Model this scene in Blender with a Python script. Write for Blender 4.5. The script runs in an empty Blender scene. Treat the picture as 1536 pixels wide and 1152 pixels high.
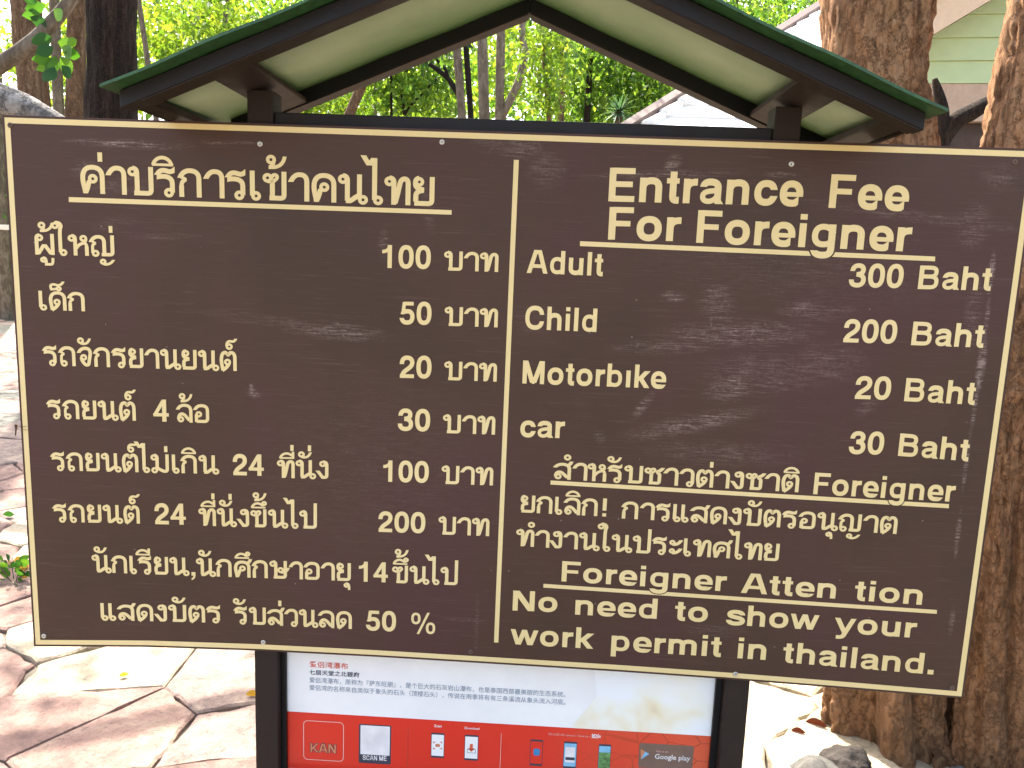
import bpy, bmesh, math, random
import numpy as np
from mathutils import Vector, Matrix, noise

random.seed(7)
rng = np.random.default_rng(11)
sc = bpy.context.scene
COL = sc.collection

# ------------------------------------------------------------------ camera
CAM = Vector((0.09239, -1.84493, 1.60119))
RIGHT = Vector((0.99848, 0.03963, 0.03827)).normalized()
DOWN = Vector((0.04381, -0.15019, -0.98769)).normalized()
FWD = Vector((-0.03339, 0.98786, -0.15170)).normalized()
F = 1154.0
cd = bpy.data.cameras.new('camera')
cd.sensor_width = 36.0
cd.lens = F / 1536 * 36.0
cd.clip_start = 0.05
cd.clip_end = 800
cam = bpy.data.objects.new('camera', cd)
COL.objects.link(cam)
UP = -DOWN
BACK = -FWD
UP = (UP - RIGHT * UP.dot(RIGHT)).normalized()
BACK = RIGHT.cross(UP).normalized()
cam.matrix_world = Matrix(((RIGHT.x, UP.x, BACK.x, CAM.x), (RIGHT.y, UP.y, BACK.y, CAM.y),
                           (RIGHT.z, UP.z, BACK.z, CAM.z), (0, 0, 0, 1)))
sc.camera = cam

def at(px, py, y):
    """photo pixel -> the point of the vertical plane at depth y that it shows"""
    d = RIGHT * ((px - 768) / F) + DOWN * ((py - 576) / F) + FWD
    t = (y - CAM.y) / d.y
    return CAM + d * t

def on_ground(px, py, z=0.0):
    d = RIGHT * ((px - 768) / F) + DOWN * ((py - 576) / F) + FWD
    t = (z - CAM.z) / d.z
    return CAM + d * t

# ------------------------------------------------------------------ light
SUN_DIR = Vector((-0.30, 0.48, 0.83)).normalized()          # towards the sun
elev = math.asin(SUN_DIR.z)
az = math.atan2(SUN_DIR.x, SUN_DIR.y)
w = bpy.data.worlds.new('World'); sc.world = w; w.use_nodes = True
nt = w.node_tree
bg = nt.nodes['Background']
sky = nt.nodes.new('ShaderNodeTexSky'); sky.sky_type = 'NISHITA'; sky.sun_disc = False
sky.sun_elevation = elev; sky.sun_rotation = az
sky.air_density = 1.0; sky.dust_density = 5.0; sky.ozone_density = 0.3
nt.links.new(sky.outputs[0], bg.inputs[0]); bg.inputs[1].default_value = 0.13
sd = bpy.data.lights.new('sun', 'SUN'); sd.energy = 3.6; sd.angle = math.radians(0.53); sd.color = (1, .94, .84)
so = bpy.data.objects.new('sun', sd); COL.objects.link(so)
so.rotation_euler = SUN_DIR.to_track_quat('Z', 'Y').to_euler(); so.location = (0, 0, 20)
sc.view_settings.view_transform = 'Standard'; sc.view_settings.look = 'None'
sc.view_settings.gamma = 1; sc.view_settings.use_curve_mapping = False
sc.view_settings.exposure = 2.5
sc.render.engine = 'CYCLES'
sc.cycles.use_denoising = True
sc.cycles.max_bounces = 8
sc.cycles.transparent_max_bounces = 8

# ------------------------------------------------------------------ helpers
def mesh_obj(name, verts, faces, mat=None, parent=None, smooth=False):
    me = bpy.data.meshes.new(name)
    me.from_pydata([tuple(v) for v in verts], [], faces)
    me.update()
    if smooth:
        me.polygons.foreach_set('use_smooth', [True] * len(me.polygons))
    o = bpy.data.objects.new(name, me); COL.objects.link(o)
    if mat:
        for m in (mat if isinstance(mat, (list, tuple)) else [mat]):
            me.materials.append(m)
    if parent: o.parent = parent
    return o

def bm_obj(name, bm, mat=None, parent=None, smooth=False):
    me = bpy.data.meshes.new(name); bm.to_mesh(me); bm.free()
    if smooth:
        me.polygons.foreach_set('use_smooth', [True] * len(me.polygons))
    o = bpy.data.objects.new(name, me); COL.objects.link(o)
    if mat: me.materials.append(mat)
    if parent: o.parent = parent
    return o

def empty(name, loc=(0, 0, 0)):
    o = bpy.data.objects.new(name, None); COL.objects.link(o); o.location = loc
    o.empty_display_size = .1
    return o

def tag(o, label=None, cat=None, group=None, kind=None):
    if label: o['label'] = label
    if cat: o['category'] = cat
    if group: o['group'] = group
    if kind: o['kind'] = kind
    return o

def rebase(root, parts):
    """shift parts given in world coordinates under a root standing at its own base"""
    L = Vector(root.location)
    for p in parts:
        p.data.transform(Matrix.Translation(-L))

def box_bm(bm, x0, x1, y0, y1, z0, z1):
    vs = [bm.verts.new(p) for p in ((x0,y0,z0),(x1,y0,z0),(x1,y1,z0),(x0,y1,z0),(x0,y0,z1),(x1,y0,z1),(x1,y1,z1),(x0,y1,z1))]
    for f in ((0,3,2,1),(4,5,6,7),(0,1,5,4),(1,2,6,5),(2,3,7,6),(3,0,4,7)):
        bm.faces.new([vs[i] for i in f])
    return vs

def box(name, x0, x1, y0, y1, z0, z1, mat, parent=None, bevel=0.0):
    bm = bmesh.new(); box_bm(bm, x0, x1, y0, y1, z0, z1)
    if bevel:
        bmesh.ops.bevel(bm, geom=bm.edges[:], offset=bevel, segments=2, affect='EDGES', profile=.6)
    return bm_obj(name, bm, mat, parent)

def bar(name, a, b, wy, hz, mat, parent=None, bevel=.002):
    """straight member between bottom-centre points a and b (same y): wy deep, hz tall"""
    a = Vector(a); b = Vector(b)
    bm = bmesh.new(); vs = []
    for p in (a, b):
        for dy in (-wy/2, wy/2):
            for dz in (0, hz):
                vs.append(bm.verts.new((p.x, p.y + dy, p.z + dz)))
    for f in ((0,1,3,2),(4,6,7,5),(0,4,5,1),(2,3,7,6),(0,2,6,4),(1,5,7,3)):
        bm.faces.new([vs[i] for i in f])
    bmesh.ops.recalc_face_normals(bm, faces=bm.faces[:])
    if bevel: bmesh.ops.bevel(bm, geom=bm.edges[:], offset=bevel, segments=2, affect='EDGES', profile=.6)
    return bm_obj(name, bm, mat, parent)

# ------------------------------------------------------------------ materials
def new_mat(name):
    m = bpy.data.materials.new(name); m.use_nodes = True
    t = m.node_tree
    return m, t, t.nodes['Principled BSDF'], t.nodes['Material Output']

def N(t, typ, **kw):
    n = t.nodes.new(typ)
    for k, v in kw.items():
        if k in ('inp',):
            for i, val in v.items(): n.inputs[i].default_value = val
        else: setattr(n, k, v)
    return n

def ramp(t, src, stops, interp='LINEAR'):
    r = t.nodes.new('ShaderNodeValToRGB'); r.color_ramp.interpolation = interp
    e = r.color_ramp.elements
    while len(e) < len(stops): e.new(.5)
    for i, (p, c) in enumerate(stops):
        e[i].position = p; e[i].color = (*c, 1) if len(c) == 3 else c
    t.links.new(src, r.inputs[0])
    return r

def coords(t, scale=(1, 1, 1), kind='Object', rot=(0, 0, 0)):
    c = t.nodes.new('ShaderNodeTexCoord'); m = t.nodes.new('ShaderNodeMapping')
    m.inputs['Scale'].default_value = scale; m.inputs['Rotation'].default_value = rot
    t.links.new(c.outputs[kind], m.inputs[0])
    return m.outputs[0]

def noise_n(t, vec, scale, detail=5, rough=.6, dist=0):
    n = t.nodes.new('ShaderNodeTexNoise')
    n.inputs['Scale'].default_value = scale; n.inputs['Detail'].default_value = detail
    n.inputs['Roughness'].default_value = rough; n.inputs['Distortion'].default_value = dist
    t.links.new(vec, n.inputs['Vector'])
    return n.outputs['Fac']

def bump(t, src, bsdf, dist, strength=1.0, prev=None):
    b = t.nodes.new('ShaderNodeBump'); b.inputs['Distance'].default_value = dist; b.inputs['Strength'].default_value = strength
    t.links.new(src, b.inputs['Height'])
    if prev: t.links.new(prev.outputs[0], b.inputs['Normal'])
    t.links.new(b.outputs[0], bsdf.inputs['Normal'])
    return b

def mathn(t, op, a, b=None, clamp=False):
    n = t.nodes.new('ShaderNodeMath'); n.operation = op; n.use_clamp = clamp
    for i, v in enumerate((a, b)):
        if v is None: continue
        if isinstance(v, (int, float)): n.inputs[i].default_value = v
        else: t.links.new(v, n.inputs[i])
    return n.outputs[0]

def mixc(t, fac, a, b, blend='MIX'):
    n = t.nodes.new('ShaderNodeMix'); n.data_type = 'RGBA'; n.blend_type = blend
    for s, v in ((0, fac), (6, a), (7, b)):
        if isinstance(v, (int, float)): n.inputs[s].default_value = v
        elif isinstance(v, tuple): n.inputs[s].default_value = (*v, 1)
        else: t.links.new(v, n.inputs[s])
    return n.outputs[2]

def simple(name, col, rough=.5, metal=0, var=.12, scale=20, bmp=0, spec=.5):
    m, t, b, o = new_mat(name)
    n = noise_n(t, coords(t), scale, 5)
    r = ramp(t, n, [(.3, tuple(c * (1 - var) for c in col)), (.7, tuple(min(1, c * (1 + var)) for c in col))])
    t.links.new(r.outputs[0], b.inputs['Base Color'])
    b.inputs['Roughness'].default_value = rough; b.inputs['Metallic'].default_value = metal
    b.inputs['Specular IOR Level'].default_value = spec
    if bmp: bump(t, n, b, bmp)
    return m

M = {}
# dark brown steel with a little rust and dust
def steel(name, col, rust, rough=.42):
    m, t, b, o = new_mat(name); b.inputs['Specular IOR Level'].default_value = .28
    v = coords(t)
    n1 = noise_n(t, v, 9, 7, .7); n2 = noise_n(t, v, 120, 4, .7)
    base = ramp(t, n1, [(.35, col), (.62, tuple(c * 1.35 for c in col)), (.8, rust)])
    dust = mathn(t, 'GREATER_THAN', n2, .72)
    c = mixc(t, mathn(t, 'MULTIPLY', dust, .25), base.outputs[0], (.3, .25, .2))
    t.links.new(c, b.inputs['Base Color'])
    t.links.new(ramp(t, n1, [(.3, (rough,) * 3), (.7, (rough + .2,) * 3)]).outputs[0], b.inputs['Roughness'])
    bump(t, n2, b, .0006)
    return m
M['steel'] = steel('dark_brown_steel', (.009, .0065, .006), (.03, .013, .007))
M['steel_brown'] = steel('brown_steel', (.017, .010, .007), (.04, .018, .010), .55)
M['steel_black'] = steel('black_steel', (.005, .0045, .005), (.012, .007, .006), .4)

# roof sheet: green skin; light glow and dark back margin are painted into its colour
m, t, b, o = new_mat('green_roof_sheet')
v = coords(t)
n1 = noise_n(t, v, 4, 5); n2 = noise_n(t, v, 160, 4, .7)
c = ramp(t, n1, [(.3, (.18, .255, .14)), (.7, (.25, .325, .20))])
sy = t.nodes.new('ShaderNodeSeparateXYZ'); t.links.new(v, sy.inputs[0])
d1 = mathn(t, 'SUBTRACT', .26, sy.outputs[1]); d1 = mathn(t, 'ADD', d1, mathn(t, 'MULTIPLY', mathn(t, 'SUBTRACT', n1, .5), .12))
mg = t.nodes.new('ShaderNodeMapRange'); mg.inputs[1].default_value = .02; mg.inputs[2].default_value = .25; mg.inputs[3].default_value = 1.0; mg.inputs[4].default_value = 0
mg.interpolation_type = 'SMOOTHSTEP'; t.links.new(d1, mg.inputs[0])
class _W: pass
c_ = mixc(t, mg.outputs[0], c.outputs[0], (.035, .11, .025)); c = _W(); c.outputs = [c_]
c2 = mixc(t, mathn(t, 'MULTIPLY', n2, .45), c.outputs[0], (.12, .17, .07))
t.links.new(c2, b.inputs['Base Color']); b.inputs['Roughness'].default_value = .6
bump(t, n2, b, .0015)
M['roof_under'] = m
M['roof_green'] = simple('green_roof_top', (.022, .075, .022), .5, var=.35, scale=60, bmp=.0008)

# ------------------------------------------------------------------ the board
BW, BH, ZC = 2.4, 1.3411, 1.237
def bpt(px, py):
    p = at(px, py, 0.0); return (p.x, p.z)

SCUFF = [  # photo px centre, half length px, half height px, tilt (deg), strength
    (190, 216, 95, 7, -1, 1.0), (330, 214, 70, 3, 1, .6), (130, 255, 30, 16, 0, .5), (180, 278, 60, 14, 4, .45), (170, 335, 40, 10, 8, .3),
    (500, 496, 80, 14, -3, .95), (400, 480, 110, 10, -5, .3), (380, 590, 8, 14, 70, .8), (260, 355, 70, 6, 3, .35),
    (1010, 445, 22, 9, 5, .95), (1075, 455, 30, 40, 10, .6), (1110, 500, 120, 22, 3, .85), (1000, 520, 90, 12, 4, .6), (1150, 560, 110, 34, 2, .5),
    (1095, 580, 40, 24, 20, .95), (1040, 635, 110, 16, 14, .85), (965, 608, 26, 8, 55, .9), (900, 655, 12, 10, -40, .6), (1080, 680, 120, 22, 0, .4),
    (1225, 465, 60, 16, 0, .65), (1240, 545, 60, 34, 5, .5), (1300, 610, 22, 12, 35, .6), (1460, 340, 26, 34, 0, .5), (1500, 265, 30, 20, 0, .4),
    (990, 262, 120, 7, 3, .65), (1010, 245, 16, 12, 60, .6), (820, 255, 30, 30, 60, .5), (780, 222, 34, 18, 0, .7), (740, 216, 40, 14, 0, .4),
    (1170, 262, 30, 5, 2, .55), (1380, 325, 160, 10, -5, .4), (800, 480, 40, 26, 0, .2), (700, 930, 40, 4, -2, .5), (715, 940, 4, 60, 0, .35),
    (1070, 945, 60, 14, -2, .3), (1460, 470, 14, 60, 0, .5), (575, 365, 9, 22, 0, .5), (1487, 410, 5, 30, 0, 2.2), (1480, 480, 4, 40, 0, 1.2), (1472, 545, 7, 42, 0, 2.4), (1462, 610, 4, 40, 0, 1.6), (1450, 690, 4, 50, 0, 1.2), (1437, 800, 4, 40, 0, 1.2), (1428, 930, 5, 24, 0, .9), (377, 584, 4, 8, 0, 3), (1005, 250, 10, 8, 0, 1.2), (640, 310, 10, 60, 10, .3), (560, 700, 200, 160, 0, .12), (1200, 400, 260, 60, -3, .18)]
def scuffed(name, base_fn, scuff_gain, rough):
    m, t, b, o = new_mat(name)
    v = coords(t)
    sep = t.nodes.new('ShaderNodeSeparateXYZ'); t.links.new(v, sep.inputs[0])
    total = None
    for (px, py, lx, lz, ang, st) in SCUFF:
        x, z = bpt(px, py); k = .00163
        mp = t.nodes.new('ShaderNodeMapping'); mp.vector_type = 'TEXTURE'
        mp.inputs['Location'].default_value = (x, 0, z - ZC)
        mp.inputs['Rotation'].default_value = (0, math.radians(-ang), 0)
        mp.inputs['Scale'].default_value = (lx * k * 1.25, 1, lz * k * 1.25)
        t.links.new(v, mp.inputs[0])
        fl = t.nodes.new('ShaderNodeVectorMath'); fl.operation = 'MULTIPLY'; fl.inputs[1].default_value = (1, 0, 1)
        t.links.new(mp.outputs[0], fl.inputs[0])
        ln = t.nodes.new('ShaderNodeVectorMath'); ln.operation = 'LENGTH'; t.links.new(fl.outputs[0], ln.inputs[0])
        mr = t.nodes.new('ShaderNodeMapRange'); mr.inputs[1].default_value = 1; mr.inputs[2].default_value = .15
        mr.inputs[3].default_value = 0; mr.inputs[4].default_value = st
        mr.interpolation_type = 'SMOOTHSTEP'
        t.links.new(ln.outputs['Value'], mr.inputs[0])
        total = mr.outputs[0] if total is None else mathn(t, 'MAXIMUM', total, mr.outputs[0])
    streak = noise_n(t, coords(t, (5, 1, 75), rot=(0, .03, 0)), 3.2, 9, .78, .3)
    grain = noise_n(t, v, 130, 6, .8)
    streak2 = noise_n(t, coords(t, (4, 1, 110), rot=(0, -.12, 0)), 3.0, 8, .8, .2)
    def cut(src, lo, hi):
        mr = t.nodes.new('ShaderNodeMapRange'); mr.inputs[1].default_value = lo; mr.inputs[2].default_value = hi
        t.links.new(src, mr.inputs[0]); return mr.outputs[0]
    st_ = mathn(t, 'MAXIMUM', cut(streak, .50, .66), mathn(t, 'MAXIMUM', cut(streak2, .53, .66), mathn(t, 'MULTIPLY', cut(noise_n(t, v, 34, 7, .8, .8), .56, .68), .7)))
    st_ = mathn(t, 'MULTIPLY', st_, mathn(t, 'ADD', .25, cut(grain, .40, .66)))
    base_st = mathn(t, 'MULTIPLY', cut(noise_n(t, coords(t, (2.2, 1, 130), rot=(0, .05, 0)), 2.5, 9, .8, .4), .56, .72), .30)
    sc_ = mathn(t, 'MAXIMUM', mathn(t, 'MULTIPLY', mathn(t, 'MULTIPLY', total, 1.9), st_), base_st)
    sc_ = mathn(t, 'MULTIPLY', mathn(t, 'MINIMUM', sc_, 1.0), scuff_gain)
    specks = t.nodes.new('ShaderNodeTexVoronoi'); specks.inputs['Scale'].default_value = 22
    t.links.new(v, specks.inputs['Vector'])
    sp = mathn(t, 'LESS_THAN', specks.outputs['Distance'], .035)
    rndm = t.nodes.new('ShaderNodeSeparateColor'); t.links.new(specks.outputs['Color'], rndm.inputs[0])
    sp = mathn(t, 'MULTIPLY', mathn(t, 'MULTIPLY', sp, mathn(t, 'GREATER_THAN', rndm.outputs[0], .6)), .85)
    sc_ = mathn(t, 'MAXIMUM', sc_, mathn(t, 'MULTIPLY', sp, scuff_gain))
    base = base_fn(t, v)
    c = mixc(t, sc_, base, (.42, .31, .26)); b.inputs['Specular IOR Level'].default_value = .22
    t.links.new(c, b.inputs['Base Color'])
    rr = mathn(t, 'ADD', mathn(t, 'MULTIPLY', noise_n(t, coords(t, (3, 1, 30)), 4, 6), .18), rough)
    t.links.new(rr, b.inputs['Roughness'])
    bump(t, grain, b, .00025)
    return m
def brown(t, v):
    n = noise_n(t, coords(t, (1.2, 1, .9)), 1.7, 4, .55)
    n2 = noise_n(t, coords(t, (4, 1, 26)), 6, 7, .7)
    a = ramp(t, n, [(.32, (.059, .032, .020)), (.5, (.075, .036, .024)), (.68, (.080, .033, .030))])
    return mixc(t, mathn(t, 'MULTIPLY', n2, .35), a.outputs[0], (.044, .028, .018))
def tan(t, v):
    n = noise_n(t, v, 2.2, 4); n2 = noise_n(t, v, 160, 3)
    a = ramp(t, n, [(.3, (.74, .56, .25)), (.7, (.80, .62, .31))])
    return mixc(t, mathn(t, 'MULTIPLY', n2, .25), a.outputs[0], (.62, .46, .19))
M['board'] = scuffed('brown_board_face', brown, .62, .42)
M['vinyl'] = scuffed('tan_vinyl', tan, .0, .38)
M['board_edge'] = simple('board_edge', (.06, .03, .022), .6)

stand = empty('notice_stand', (0.027, 0.045, 0))
tag(stand, 'roofed steel notice stand carrying the brown entrance fee board in Thai and English', 'notice stand')
STAND = []
def sp_(o, parent=None):
    """put a stand part (built in world coordinates) under the stand or one of its parts"""
    if parent is None:
        o.parent = stand; o.location = -Vector(stand.location)
    else:
        o.parent = parent; 
        # parent parts keep their own origin shift
        o.location = (0, 0, 0)
    return o

BOT = [(50, 969.5), (220, 970.5), (385, 976), (570, 985.5), (760, 997), (930, 1007.5), (1100, 1019.5), (1270, 1033), (1443, 1047.6)]
BOTW = [(lambda p: (p.x, p.z-ZC))(at(a_, b_, 0)) for a_, b_ in BOT]
def bot_z(x):
    xs = [p[0] for p in BOTW]; return float(np.interp(x, xs, [p[1] for p in BOTW]))
nb = 48; bxs = [-BW/2 + BW*i/nb for i in range(nb+1)]
vs = []; fs = []
for y in (0, .009):
    for x in bxs: vs.append((x, y, bot_z(x)))
    for x in bxs: vs.append((x, y, BH/2))
q = nb+1
for i in range(nb):
    fs += [(i, i+1, q+i+1, q+i), (2*q+i+1, 2*q+i, 3*q+i, 3*q+i+1), (i+1, i, 2*q+i, 2*q+i+1), (q+i, q+i+1, 3*q+i+1, 3*q+i)]
fs += [(0, q, 3*q, 2*q), (nb, 2*q+nb, 3*q+nb, q+nb)]
board = mesh_obj('board', vs, fs, [M['board'], M['board_edge']])
for p in board.data.polygons: p.material_index = 0 if p.normal.y < -.5 else 1
board.parent = stand; board.location = Vector((0, 0, ZC)) - Vector(stand.location)

def flat(name, quads, y, mat, parent, off=(0, 0)):
    vs = []; fs = []
    for q in quads:
        i = len(vs); vs += [(x - off[0], y, z - off[1]) for x, z in q]; fs.append(tuple(range(i, i + len(q))))
    return mesh_obj(name, vs, fs, mat, parent)

# tan border stripe: mitred strips
e0, e1 = .0055, .0185
X0, X1, Z0, Z1 = -BW/2, BW/2, -BH/2, BH/2
def o_(x, z): return (x, z)
zl, zr = bot_z(X0), bot_z(X1)
def edge(pts_o, pts_i):
    flat('border', [[pts_o[k], pts_o[k+1], pts_i[k+1], pts_i[k]] for k in range(len(pts_o)-1)], -.0006, M['vinyl'], board)
edge([(X0+e0, Z1-e0), (X1-e0, Z1-e0)], [(X0+e1, Z1-e1), (X1-e1, Z1-e1)])
edge([(X0+e0, bot_z(X0+e0)+e0), (X0+e0, Z1-e0)], [(X0+e1, bot_z(X0+e1)+e1), (X0+e1, Z1-e1)])
edge([(X1-e0, bot_z(X1-e0)+e0), (X1-e0, Z1-e0)], [(X1-e1, bot_z(X1-e1)+e1), (X1-e1, Z1-e1)])
us = [k/40 for k in range(41)]
edge([(X0+e0+(X1-X0-2*e0)*u, bot_z(X0+e0+(X1-X0-2*e0)*u)+e0) for u in us], [(X0+e1+(X1-X0-2*e1)*u, bot_z(X0+e1+(X1-X0-2*e1)*u)+e1) for u in us])

# ------------------------------------------------------------------ stroke lettering
# glyph: (advance, mark anchor x, stroke width, [paths]) ; paths: SVG-like strings, 'O x y r w' rings
TW = 16.5
TH = {
 'ก': (82, 68, ['M9 0 L9 40', 'w14 M9 38 C9 52 14 56 24 61', 'w11 M27 60 L3 72', 'M4 66 C11 84 23 92 38 92 C58 92 68 82 68 64 L68 0']),
 'ข': (82, 68, ['O14 77', 'w12 M14 65 C27 62 26 72 28 80 C32 92 48 90 46 79 C44 70 30 68 30 54', 'M30 58 L30 8', 'M20 8 L56 8 C68 8 69 14 69 24 L69 100']),
 'ค': (86, 75, ['M17 0 C15 20 9 34 9 54 C9 80 22 92 42 92 C64 92 75 80 75 60 L75 0', 'O43 52', 'M17 3 C26 20 27 34 32 46']),
 'ง': (62, 48, ['O30 81', 'M33 92 C48 91 50 84 50 70 L50 22 C50 10 46 8 36 8 L30 8 L5 44']),
 'จ': (72, 60, ['M4 68 C12 86 24 92 36 92 C56 92 60 82 60 64 L52 18 C50 8 46 8 40 8 C30 10 17 30 17 44', 'O28 46']),
 'ช': (84, 66, ['O14 77', 'w12 M14 65 C27 62 26 72 28 80 C32 92 48 90 46 79 C44 70 30 68 30 54', 'M30 58 L30 8', 'M20 8 L56 8 C67 8 68 14 68 24 L68 52 C68 64 58 64 58 70 C60 80 74 76 82 96']),
 'ญ': (110, 95, ['M3 66 C10 84 22 92 35 92 C54 92 60 80 60 64 L60 8', 'w13 M24 61 C13 57 10 52 10 42 L10 16', 'w10 M26 60 L3 72', 'O22 13', 'M48 8 L82 8 C94 8 95 14 95 24 L95 100'],),
 'ด': (84, 73, ['M16 0 C14 18 9 34 9 54 C9 80 22 92 42 92 C62 92 73 80 73 60 L73 0', 'O38 44', 'M16 3 C26 10 38 20 45 36']),
 'ต': (84, 73, ['M16 0 C14 18 9 34 9 54 C9 78 16 92 27 92 C34 92 36 82 41 80 C46 82 48 92 56 92 C68 92 73 80 73 62 L73 0', 'O38 44', 'M16 3 C26 10 38 20 45 36']),
 'ถ': (84, 69, ['M3 66 C11 84 23 92 38 92 C58 92 69 82 69 64 L69 0', 'w13 M24 61 C13 57 10 52 10 42 L10 14', 'O22 13', 'w10 M26 60 L3 72']),
 'ท': (86, 76, ['O14 80', 'M15 92 C27 91 29 84 29 74 L29 0', 'M33 4 C42 34 46 62 50 78 C55 94 76 96 76 74 L76 0']),
 'น': (94, 70, ['O14 82', 'M15 94 C27 93 29 86 29 76 L29 8', 'M24 8 L38 8 C48 12 56 24 68 27', 'O81 13', 'M69 100 L69 14']),
 'บ': (88, 76, ['O14 82', 'M15 94 C27 93 29 86 29 76 L29 8', 'M18 8 L62 8 C75 8 76 14 76 24 L76 100']),
 'ป': (88, 66, ['O14 82', 'M15 94 C27 93 29 86 29 76 L29 8', 'M18 8 L62 8 C75 8 76 14 76 24 L76 140']),
 'ผ': (86, 76, ['O22 81', 'M22 93 C12 92 9 86 9 76 L9 0', 'M13 2 L42 50', 'M42 50 L72 2', 'M77 0 L77 100']),
 'ม': (94, 78, ['O14 82', 'M15 94 C27 93 29 86 29 76 L29 14', 'O16 13', 'M27 24 C42 22 52 8 66 8 C77 8 78 14 78 24 L78 100']),
 'ย': (76, 64, ['O21 82', 'M20 94 C10 92 9 84 9 76 C9 62 18 57 38 55', 'M38 53 C20 51 11 46 11 34 L11 14', 'M6 8 L50 8 C63 8 64 14 64 24 L64 100']),
 'ร': (72, 54, ['M4 74 C14 92 24 92 38 88 C48 84 56 86 64 94', 'M3 66 C24 72 55 72 55 46 L55 14', 'O43 13']),
 'ล': (82, 71, ['M4 68 C12 86 24 92 40 92 C60 92 71 82 71 62 L71 0', 'O20 17', 'M9 16 C8 38 18 46 28 46 C40 44 52 26 66 8']),
 'ว': (68, 57, ['M4 68 C12 86 22 92 34 92 C50 92 58 82 58 66 L58 14', 'O46 13']),
 'ศ': (88, 72, ['M17 0 C15 20 9 34 9 52 C9 74 22 86 42 86 C62 86 75 76 75 56 L75 0', 'O43 50', 'M17 3 C26 20 27 34 32 44', 'M60 80 C72 80 80 88 84 104']),
 'ษ': (92, 76, ['O14 82', 'M15 94 C27 93 29 86 29 76 L29 8', 'M18 8 L62 8 C75 8 76 14 76 24 L76 100', 'O53 48', 'M55 37 C70 36 84 44 90 62']),
 'ส': (84, 68, ['M4 66 C12 80 24 86 40 86 C60 86 71 76 71 58 L71 0', 'O20 17', 'M9 16 C8 36 18 42 28 42 C40 40 52 24 66 8', 'M58 80 C70 82 76 90 80 104']),
 'ห': (88, 78, ['O14 82', 'M15 94 C27 93 29 86 29 76 L29 0', 'w14 M31 30 C40 48 52 58 66 60 C76 59 78 50 78 40', 'M78 44 L78 0', 'O65 82', 'w12 M76 82 C77 70 72 64 60 60']),
 'อ': (80, 68, ['M4 68 C12 86 24 92 38 92 C60 92 68 82 68 64 L68 28 C68 14 64 8 50 8 L12 8', 'M12 4 L12 44', 'O24 46']),
 'า': (68, 58, ['M4 66 C12 84 22 92 34 92 C50 92 58 84 58 66 L58 0']),
 'ะ': (62, 0, ['O15 72 9', 'M16 62 C34 58 48 70 56 88', 'O15 24 9', 'M16 14 C34 10 48 22 56 40']),
 'เ': (42, 0, ['M10 100 L10 14', 'O22 13']),
 'แ': (80, 0, ['M10 100 L10 14', 'O22 13', 'M48 100 L48 14', 'O60 13']),
 'ไ': (50, 0, ['M-18 166 L1 134', 'M1 132 L18 158', 'M20 156 L20 14', 'O32 13']),
 'ใ': (50, 0, ['O0 140', 'M0 153 C18 158 32 144 22 126 L20 100 L20 14', 'O32 13']),
}
MK = {  # relative to the anchor stem, low position
 'ิ': ['M-62 110 C-52 142 -10 142 0 110', 'w9 M-66 109 L5 109'],
 'ี': ['M-62 110 C-52 140 -14 140 -4 118', 'w9 M-66 109 L5 109', 'M0 105 L0 144'],
 'ึ': ['M-62 110 C-52 138 -20 138 -8 116', 'w9 M-66 109 L5 109', 'O-2 132 8'],
 'ั': ['O-44 130', 'M-46 118 C-22 108 -6 120 0 142'],
 '็': ['O-24 114 8', 'M-36 112 L-58 110 C-68 136 -50 138 -38 134 C-24 128 -10 132 -2 152'],
 'ุ': ['O-14 -24 8', 'M-14 -14 C-2 -15 0 -20 0 -50'],
 'ู': ['O-42 -24 8', 'M-42 -14 C-30 -15 -29 -20 -29 -50', 'M-36 -45 L-12 -45 C-2 -45 0 -40 0 -14'],
 'ํ': ['O-14 128 11'],
 '่': ['w16 M-5 112 L-5 144'],
 '้': ['O-42 140', 'M-33 134 C-34 122 -40 118 -46 114', 'M-50 114 L-34 114 C-14 116 0 128 4 152'],
 '์': ['O-26 122', 'M-38 124 C-38 150 -24 150 -14 148 C-4 146 2 152 6 162'],
}
LW = 19.5
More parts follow.
